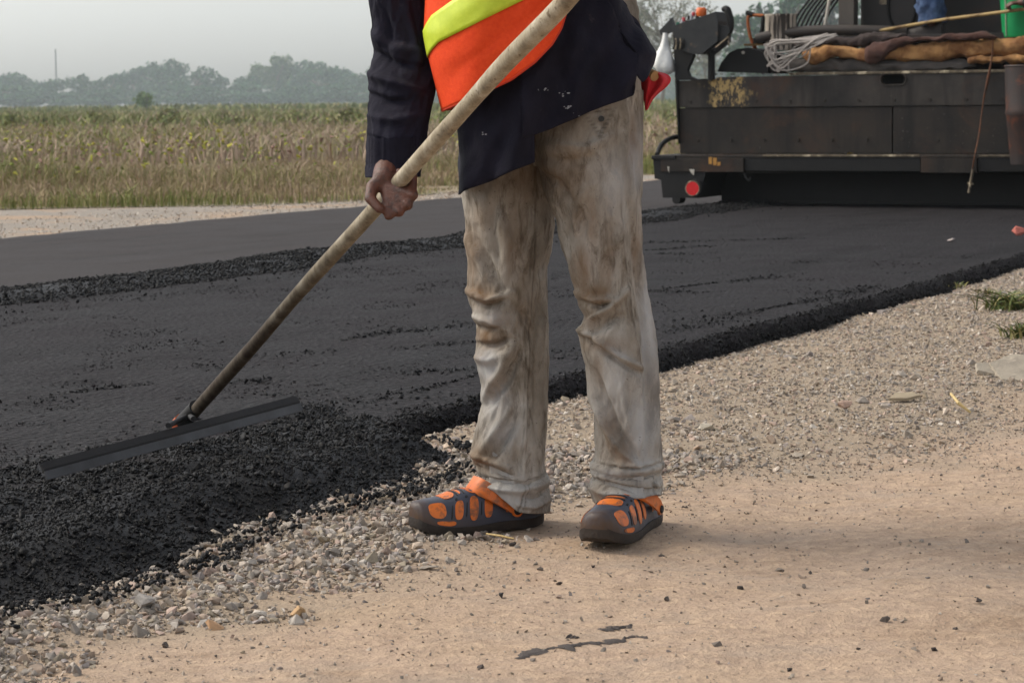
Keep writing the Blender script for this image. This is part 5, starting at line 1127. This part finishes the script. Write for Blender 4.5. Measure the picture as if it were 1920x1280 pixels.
# left hand, above the frame, on the end of the pole
for of, rf_ in zip((.034, .012, -.010, -.030), RAD):
    A_ = C1 + ap * of; K = A_ + e1 * (PRD + .02) + e2 * .015; m1 = A_ + e1 * (PRD + .006) - e2 * .022; m2 = A_ - e2 * (PRD + .006) - e1 * .012
    caps += [(wr_l, K, .02, rf_ + .003), (K, m1, rf_ + .001, rf_), (m1, m2, rf_, rf_ * .8)]
caps += [(wr_l, C1 + ap * .05 + e2 * .03 - e1 * .02, .016, .011), (C1 + ap * .05 + e2 * .03 - e1 * .02, C1 + ap * .06 - e1 * .036, .011, .009)]
body = under(capsules('body', caps, .0036, m_skin, None, 3)); 
n_before = set(bpy.data.objects); head_details(None, HP)
for o in set(bpy.data.objects) - n_before: under(o)

# ---- shirt, sleeves, vest
m_navy = surf('navy_cloth', srgb(22, 21, 32), srgb(30, 29, 42), 18, .9, bump=.6, bdist=.004, c3=srgb(60, 56, 62), s3=26, t3=(.64, .78), spec=.2)
SLV = [(-190, 720, 850), (-120, 704, 826), (-40, 692, 808), (0, 692, 806), (40, 698, 812), (75, 701, 816), (110, 697, 820), (140, 692, 821), (180, 689, 816), (215, 689, 809), (250, 688, 802), (290, 686, 794), (318, 684, 789), (334, 684, 787)]
SS = [([(700, 60), (740, 90), (790, 95)], 14, 8 * mm), ([(698, 95), (740, 118), (800, 130)], 12, -9 * mm), ([(692, 135), (735, 150), (790, 170)], 12, 8 * mm), ([(690, 175), (730, 190), (775, 190)], 12, -8 * mm), ([(700, 215), (740, 222), (790, 215)], 12, 6 * mm), ([(720, 20), (735, 60), (732, 110)], 12, -6 * mm), ([(690, 255), (730, 268), (780, 262)], 9, -5 * mm), ([(770, 20), (780, 80), (790, 130)], 10, 6 * mm), ([(686, 306), (740, 312), (790, 304)], 4, -3 * mm)]
slv = under(cloth_tube('sleeve', SLV, lambda y: float(np.interp(y, [-190, 90, 334], [5.0, 5.02, Yh + .05])), .95, SS, m_navy, None, seed=6, wr=.0028))
sl2 = [sh_l, el_l, wr_l]; under(MB().tube(spline([sh_l + Vector((-.03, 0, .02)), sh_l.lerp(el_l, .5), el_l, el_l.lerp(wr_l, .5), el_l.lerp(wr_l, .85)], 8), [.085 - .025 * k / 32 for k in range(33)], 20).build('sleeve', m_navy, None, True))
TL_ = [(-260, 880, 990), (-230, 800, 1120), (-150, 800, 1130), (0, 818, 1160), (50, 822, 1190), (105, 828, 1223), (150, 842, 1214), (210, 858, 1203), (300, 862, 1198), (370, 863, 1196)]
TA = np.array(TL_, float)
def torso_pt(px, py, front, grow=0.0, yc=5.03, b=.212):
    l, r_ = np.interp(py, TA[:, 0], TA[:, 1]), np.interp(py, TA[:, 0], TA[:, 2]); cx, hw = (l + r_) / 2, (r_ - l) / 2
    c = np.clip((px - cx) / hw, -1, 1); s_ = math.sqrt(max(0, 1 - c * c)) ** .5; p = D(cx, py, yc); k = hw / F * yc
    bb = b * float(np.interp(py, [-260, -200, 100, 370], [.6, .85, 1.0, .95]))
    return Vector((p.x + c * (k + grow), p.y + (-1 if front else 1) * (bb + grow) * s_, p.z)), c
def shirt():
    cols = []                                   # (pixel x, front?, hem row, radial offset)
    for x_ in np.linspace(985, 1166, 40): cols.append((x_, True, float(np.interp(x_, [985, 1030, 1090, 1140, 1166], [256, 240, 214, 192, 181])), .010))
    for x_ in np.linspace(1168, 1226, 12): cols.append((x_, True, float(np.interp(x_, [1168, 1184, 1226], [134, 158, 112])), .004))
    for x_ in np.linspace(1224, 864, 60): cols.append((x_, False, float(np.interp(x_, [864, 1000, 1190, 1224], [345, 300, 165, 120])), .003))
    for x_ in np.linspace(864, 1000, 40): cols.append((x_, True, float(np.interp(x_, [862, 880, 940, 985, 1000], [362, 352, 325, 306, 300])), .0))
    nr = 110; V = np.zeros((len(cols), nr, 3)); 
    for i, (x_, fr, hem, off) in enumerate(cols):
        for j in range(nr):
            t = j / (nr - 1); py = -255 + (hem + 255) * t
            l, r_ = np.interp(py, TA[:, 0], TA[:, 1]), np.interp(py, TA[:, 0], TA[:, 2]); L2, R2 = np.interp(hem, TA[:, 0], TA[:, 1]), np.interp(hem, TA[:, 0], TA[:, 2])
            xx = l + (x_ - L2) / (R2 - L2) * (r_ - l)
            p, c = torso_pt(xx, py, fr, off)
            wv = .017 * float(fbm(xx * .020 + py * .006, py * .006, 1.0 if fr else 5.0, 3, 44)) + .006 * float(vnoise(xx * .05 - py * .012, py * .012, 0, 45)) + .012 * t ** 3 * math.sin(xx * .06)
            p += Vector((c * .6, -1 if fr else 1, 0)) * wv; V[i, j] = p
    o = put('shirt', mesh_fast('shirt', V.reshape(-1, 3), grid_faces(len(cols), nr), True), m_navy); m = o.modifiers.new('thickness', 'SOLIDIFY'); m.thickness = .002; return under(o)
shirt()
m_vest = surf('vest_orange', srgb(226, 66, 26), srgb(236, 80, 34), 120, .75, bump=.5, bdist=.002, spec=.2)
m_band = surf('vest_yellow', srgb(186, 206, 40), srgb(206, 222, 60), 40, .45, bump=.15, bdist=.002)
VL = np.array([(-240, 800), (0, 806), (62, 803), (105, 811), (205, 835), (240, 842)], float)
def vest_pt(px, py, front, grow):
    l = np.interp(py, VL[:, 0], VL[:, 1]); r_ = 1190; cx, hw = (l + r_) / 2, (r_ - l) / 2; c = np.clip((px - cx) / hw, -1, 1); s_ = math.sqrt(max(0, 1 - c * c)) ** .55
    p = D(cx, py, 5.0); k = hw / F * 5.0; wv = .008 * float(fbm(px * .012 + py * .008, py * .008, 2 if front else 6, 3, 48)) + .004 * math.sin(px * .05 + py * .012)
    return Vector((p.x + c * (k + grow), p.y + (-1 if front else 1) * (.222 + grow + wv) * s_, p.z))
def vbot(x_): return float(np.interp(x_, [835, 900, 960, 1000, 1030, 1046, 1055, 1058], [206, 178, 150, 120, 88, 60, 30, 5]))
cols = [(x_, True, vbot(x_)) for x_ in np.concatenate([1058 - 60 * np.linspace(0, 1, 24) ** 2, np.linspace(990, 836, 30)])] + [(x_, False, 206 - 20 * (x_ - 836) / 340) for x_ in np.linspace(836, 1180, 40)]
nr = 80; V = np.zeros((len(cols), nr, 3))
for i, (x_, fr, hem) in enumerate(cols):
    for j in range(nr):
        t = j / (nr - 1); py = -235 + (hem + 235) * t; sh_ = (x_ - 836) / 222; l = np.interp(py, VL[:, 0], VL[:, 1]); L2 = np.interp(hem, VL[:, 0], VL[:, 1])
        V[i, j] = vest_pt(x_ + (l - L2) * max(0, 1 - max(sh_, 0)), py, fr, .004)
vest = put('vest', mesh_fast('vest', V.reshape(-1, 3), grid_faces(len(cols), nr), True), m_vest); sm = vest.modifiers.new('thickness', 'SOLIDIFY'); sm.thickness = .003; under(vest)
bd_ = [Vector(V[i, -1]) for i in range(0, 54)]
o = MB().tube(bd_, .0035, 6).build('binding', surf('vest_binding', srgb(206, 60, 26), srgb(188, 50, 22), 60, .8), None, True); o.parent = vest
BU = [(803, 62), (812, 46), (822, 32), (872, -2), (940, -36), (1057, -96)]; BL = [(812, 108), (822, 94), (834, 82), (916, 42), (1000, 0), (1057, -30)]
bt = [(k / 30) for k in range(31)]; V = []
for t in bt:
    x0 = np.interp(t, np.linspace(0, 1, 6), [p_[0] for p_ in BU]); y0 = np.interp(t, np.linspace(0, 1, 6), [p_[1] for p_ in BU]); x1 = np.interp(t, np.linspace(0, 1, 6), [p_[0] for p_ in BL]); y1 = np.interp(t, np.linspace(0, 1, 6), [p_[1] for p_ in BL])
    for k in range(9): f = k / 8; V.append(vest_pt(x0 + (x1 - x0) * f, y0 + (y1 - y0) * f, True, .0095)[:])
o = put('reflective_band', mesh_fast('reflective_band', V, grid_faces(31, 9), True), m_band); sm = o.modifiers.new('thickness', 'SOLIDIFY'); sm.thickness = .002; under(o, None)
o.parent = vest; o.matrix_parent_inverse = Matrix.Translation(-W0) @ Matrix()
o.matrix_parent_inverse = Matrix()
V = []
for i in range(31):
    t = i / 30; x_ = 804 + (1175 - 804) * t
    for k in range(9): V.append(vest_pt(x_, 85 - 25 * (1 - t) + 46 * (k / 8) - 23 * 0 - 20 * t, False, .0095)[:])
o = put('reflective_band', mesh_fast('reflective_band', V, grid_faces(31, 9), True), m_band); o.parent = vest; sm = o.modifiers.new('thickness', 'SOLIDIFY'); sm.thickness = .002
# white paint flecks on the shirt tail
m_fleck = surf('white_fleck', srgb(150, 150, 152), srgb(120, 120, 124), 40, .8)
rf2 = random.Random(2); mb = MB()
for k in range(26):
    a, b = rf2.choice([(990, 168), (1005, 172), (1052, 175), (1052, 205), (1070, 214), (1056, 200), (1046, 178), (920, 245), (1018, 170)]); a += rf2.uniform(-7, 7); b += rf2.uniform(-4, 4)
    p, c = torso_pt(a, b, True, .016); s_ = rf2.uniform(.0006, .0020); mb.add([(p.x - s_ * 1.6, p.y - .012, p.z), (p.x, p.y - .0125, p.z - s_), (p.x + s_ * 1.6, p.y - .012, p.z + .3 * s_), (p.x, p.y - .0125, p.z + s_)], [(0, 1, 2, 3)])
o = under(mb.build('paint_flecks', m_fleck)); o['kind'] = 'stuff'

# ---- red flag tucked in the back pocket
flag = empty('red_flag', tuple(D(1215, 150, 5.02)), 0, 'rolled red flag on a short stick tucked at the worker\'s back pocket', 'flag'); F0 = flag.location.copy()
m_flag = surf('red_cloth', srgb(170, 24, 36), srgb(190, 36, 46), 20, .8, bump=.5, bdist=.004)
outl = [(1198, 136, 1222, 133), (1198, 142, 1244, 136), (1200, 150, 1256, 143), (1202, 158, 1258, 154), (1204, 168, 1248, 166), (1206, 178, 1234, 177), (1208, 190, 1223, 188), (1210, 208, 1214, 206)]
rows = []
for i, (xa, ya, xb, yb) in enumerate(outl):
    a, b = D(xa, ya, 4.97), D(xb, yb, 4.97); c = (a + b) / 2; hw = (b - a).length / 2; rows.append([(c.x + hw * math.cos(t) * (1 + .08 * math.sin(3 * t + i)), c.y + min(hw, .022) * math.sin(t) * (1 + .5 * math.sin(6 * t + i * .6)), c.z + (b.z - a.z) / 2 * math.cos(t)) for t in [2 * PI * k / 36 for k in range(36)]])
A = np.array(rows); o = put('cloth', mesh_fast('cloth', A.reshape(-1, 3), grid_faces(len(outl), 36, True), True), m_flag, flag); o.matrix_parent_inverse = Matrix.Translation(-F0)
sub = o.modifiers.new('sub', 'SUBSURF'); sub.levels = sub.render_levels = 2
o = MB().tube([D(1196, 128, 4.99), D(1228, 143, 4.945)], [.010, .011], 12).build('stick', surf('flag_stick', srgb(176, 138, 90), srgb(150, 112, 70), 20, .7), flag, True); o.matrix_parent_inverse = Matrix.Translation(-F0)

# ================================================================== MEN ON THE PAVER (mostly above or beside the frame)
m_jean = surf('blue_jeans', srgb(34, 50, 82), srgb(80, 104, 140), 9, .9, bump=.7, bdist=.01)
m_boot = surf('dark_boot', srgb(36, 30, 28), srgb(50, 42, 38), 20, .6); m_shirt2 = surf('grey_shirt', srgb(80, 78, 76), srgb(98, 94, 90), 10, .9, bump=.6)
def man(foot, face, label, arm_to=None, sit=1.0, shirt_m=None, trous_m=None):
    root = empty('person', tuple(foot), 0, label, 'person'); f = Vector(face).normalized(); l = Vector((-f.y, f.x, 0)); P = lambda a, b, c: f * a + l * b + Vector((0, 0, c))
    cp, legs = [], []
    for s_ in (-1, 1):
        an, kn, hi = P(-.02, .10 * s_, .09), P(.03, .10 * s_, .47), P(0, .09 * s_, .86); cp += [(an, kn, .036, .05), (kn, hi, .05, .07), (P(-.05, .1 * s_, .045), P(.11, .1 * s_, .03), .024, .018)]; legs.append((an, kn, hi))
    cp += [(P(0, 0, .92), P(.02, 0, 1.28), .13, .14), (P(.02, -.16, 1.36), P(.02, .16, 1.36), .055, .055), (P(.02, 0, 1.38), P(.05, 0, 1.5), .055, .055)]
    hc2, HP2 = head_caps(P(.06, 0, 1.58), f); cp += hc2; arms = []
    for s_ in (-1, 1):
        sh = P(.02, .19 * s_, 1.36)
        if arm_to is not None and s_ == arm_to[0]: wrp = Vector(arm_to[1]) - Vector(foot); el = sh.lerp(wrp, .5) + Vector((0, 0, -.10)) + f * -.04
        else: el = P(-.02, .25 * s_, 1.08); wrp = P(.12, .24 * s_, .86)
        cp += [(sh, el, .048, .04), (el, wrp, .04, .026)]; hdir = (wrp - el).normalized(); sd2 = hdir.cross(Vector((0, 0, 1))).normalized()
        for q, (o2, ln) in enumerate(((-.028, .060), (-.009, .072), (.010, .068), (.028, .054))):
            k0 = wrp + hdir * .07 + sd2 * o2; k1 = k0 + hdir * ln * .5 + Vector((0, 0, -.018)); k2 = k1 + Vector((0, 0, -.028)) - hdir * .012; cp += [(wrp + hdir * .01, k0, .02, .011), (k0, k1, .010, .009), (k1, k2, .009, .008)]
        cp += [(wrp, wrp + hdir * .05 - sd2 * .04 + Vector((0, 0, -.01)), .014, .011), (wrp + hdir * .05 - sd2 * .04 + Vector((0, 0, -.01)), wrp + hdir * .085 - sd2 * .036 + Vector((0, 0, -.03)), .010, .009)]
        arms.append((sh, el, wrp))
    capsules('body', cp, .006, m_skin, root, 4)
    n_b = set(bpy.data.objects); head_details(None, HP2)
    for o in set(bpy.data.objects) - n_b: o.parent = root
    for an, kn, hi in legs:
        pts = spline([an + Vector((0, 0, .0)), an.lerp(kn, .5), kn, kn.lerp(hi, .5), hi + Vector((0, 0, .08))], 10); rad = [.094 + .014 * k / 40 + .006 * math.sin(k * 1.1) for k in range(41)]
        lg = MB().tube(pts, rad, 40).build('trouser_leg', trous_m or m_jean, root, True); co = np.zeros(len(lg.data.vertices) * 3); lg.data.vertices.foreach_get('co', co); co = co.reshape(-1, 3)
        cz_ = np.interp(co[:, 2], [p_.z for p_ in pts], [p_.x for p_ in pts]); cyy = np.interp(co[:, 2], [p_.z for p_ in pts], [p_.y for p_ in pts]); fo = 1 + .36 * np.abs(fbm(co[:, 0] * 8, co[:, 1] * 8, co[:, 2] * 11, 3, 66)) - .15
        co[:, 0] = cz_ + (co[:, 0] - cz_) * fo; co[:, 1] = cyy + (co[:, 1] - cyy) * fo; lg.data.vertices.foreach_set('co', co.ravel()); lg.data.update()
        b_ = Vector((an.x, an.y, 0)); mbx = MB(); Vb = []
        for i in range(12):
            t = i / 11; w_ = .045 * math.sin(min(1, .25 + t * 1.05 if t < .7 else 1.0) * PI / 2) * (1 if t < .9 else .7); hh = .10 - .055 * t; c = b_ + f * (-.08 + .26 * t)
            Vb += [tuple(c + l * w_ * math.cos(a) + Vector((0, 0, max(0.002, hh * math.sin(a))))) for a in [PI * k / 10 for k in range(11)]]
        mbx.add(Vb, [tuple(q) for q in grid_faces(12, 11)] + [tuple(range(11)), tuple(range(121, 132))]).build('shoe', m_boot, root, True)
    MB().tube(spline([P(0, 0, .84), P(0, 0, 1.0), P(.01, 0, 1.2), P(.02, 0, 1.36), P(.02, 0, 1.43)], 6), [.165] * 6 + [.17] * 8 + [.175] * 5 + [.15, .13, .11, .10, .09, .08], 24).build('shirt', shirt_m or m_shirt2, root, True)
    for sh, el, wrp in arms: MB().tube(spline([sh, sh.lerp(el, .5), el, el.lerp(wrp, .5), el.lerp(wrp, .9)], 6), [.075 - .028 * k / 24 for k in range(25)], 16).build('sleeve', shirt_m or m_shirt2, root, True)
    return root
ft = pw(1745, 64, .82); fz = PV0 + PR.transposed() @ Vector((0, 0, 0))
fl = pv(1745, 64, .82); fl.z = zp; ftw = PV0 + PR.transposed() @ fl
man(ftw, PR.transposed() @ Vector((-1, -.12, 0)), 'operator in blue jeans standing on the paver deck, only one shin in view')
hand = pw(1893, 12, .38)
f3 = pv(1893, 12, .38); st3 = PV0 + PR.transposed() @ Vector((f3.x + .55, .16, wz))
man(st3, PR.transposed() @ Vector((-1, .55, 0)), 'helper at the right edge with only a hand on the bamboo pole in view', arm_to=(-1, hand + (PR.transposed() @ Vector((.085, -.01, .025)))), shirt_m=m_house)
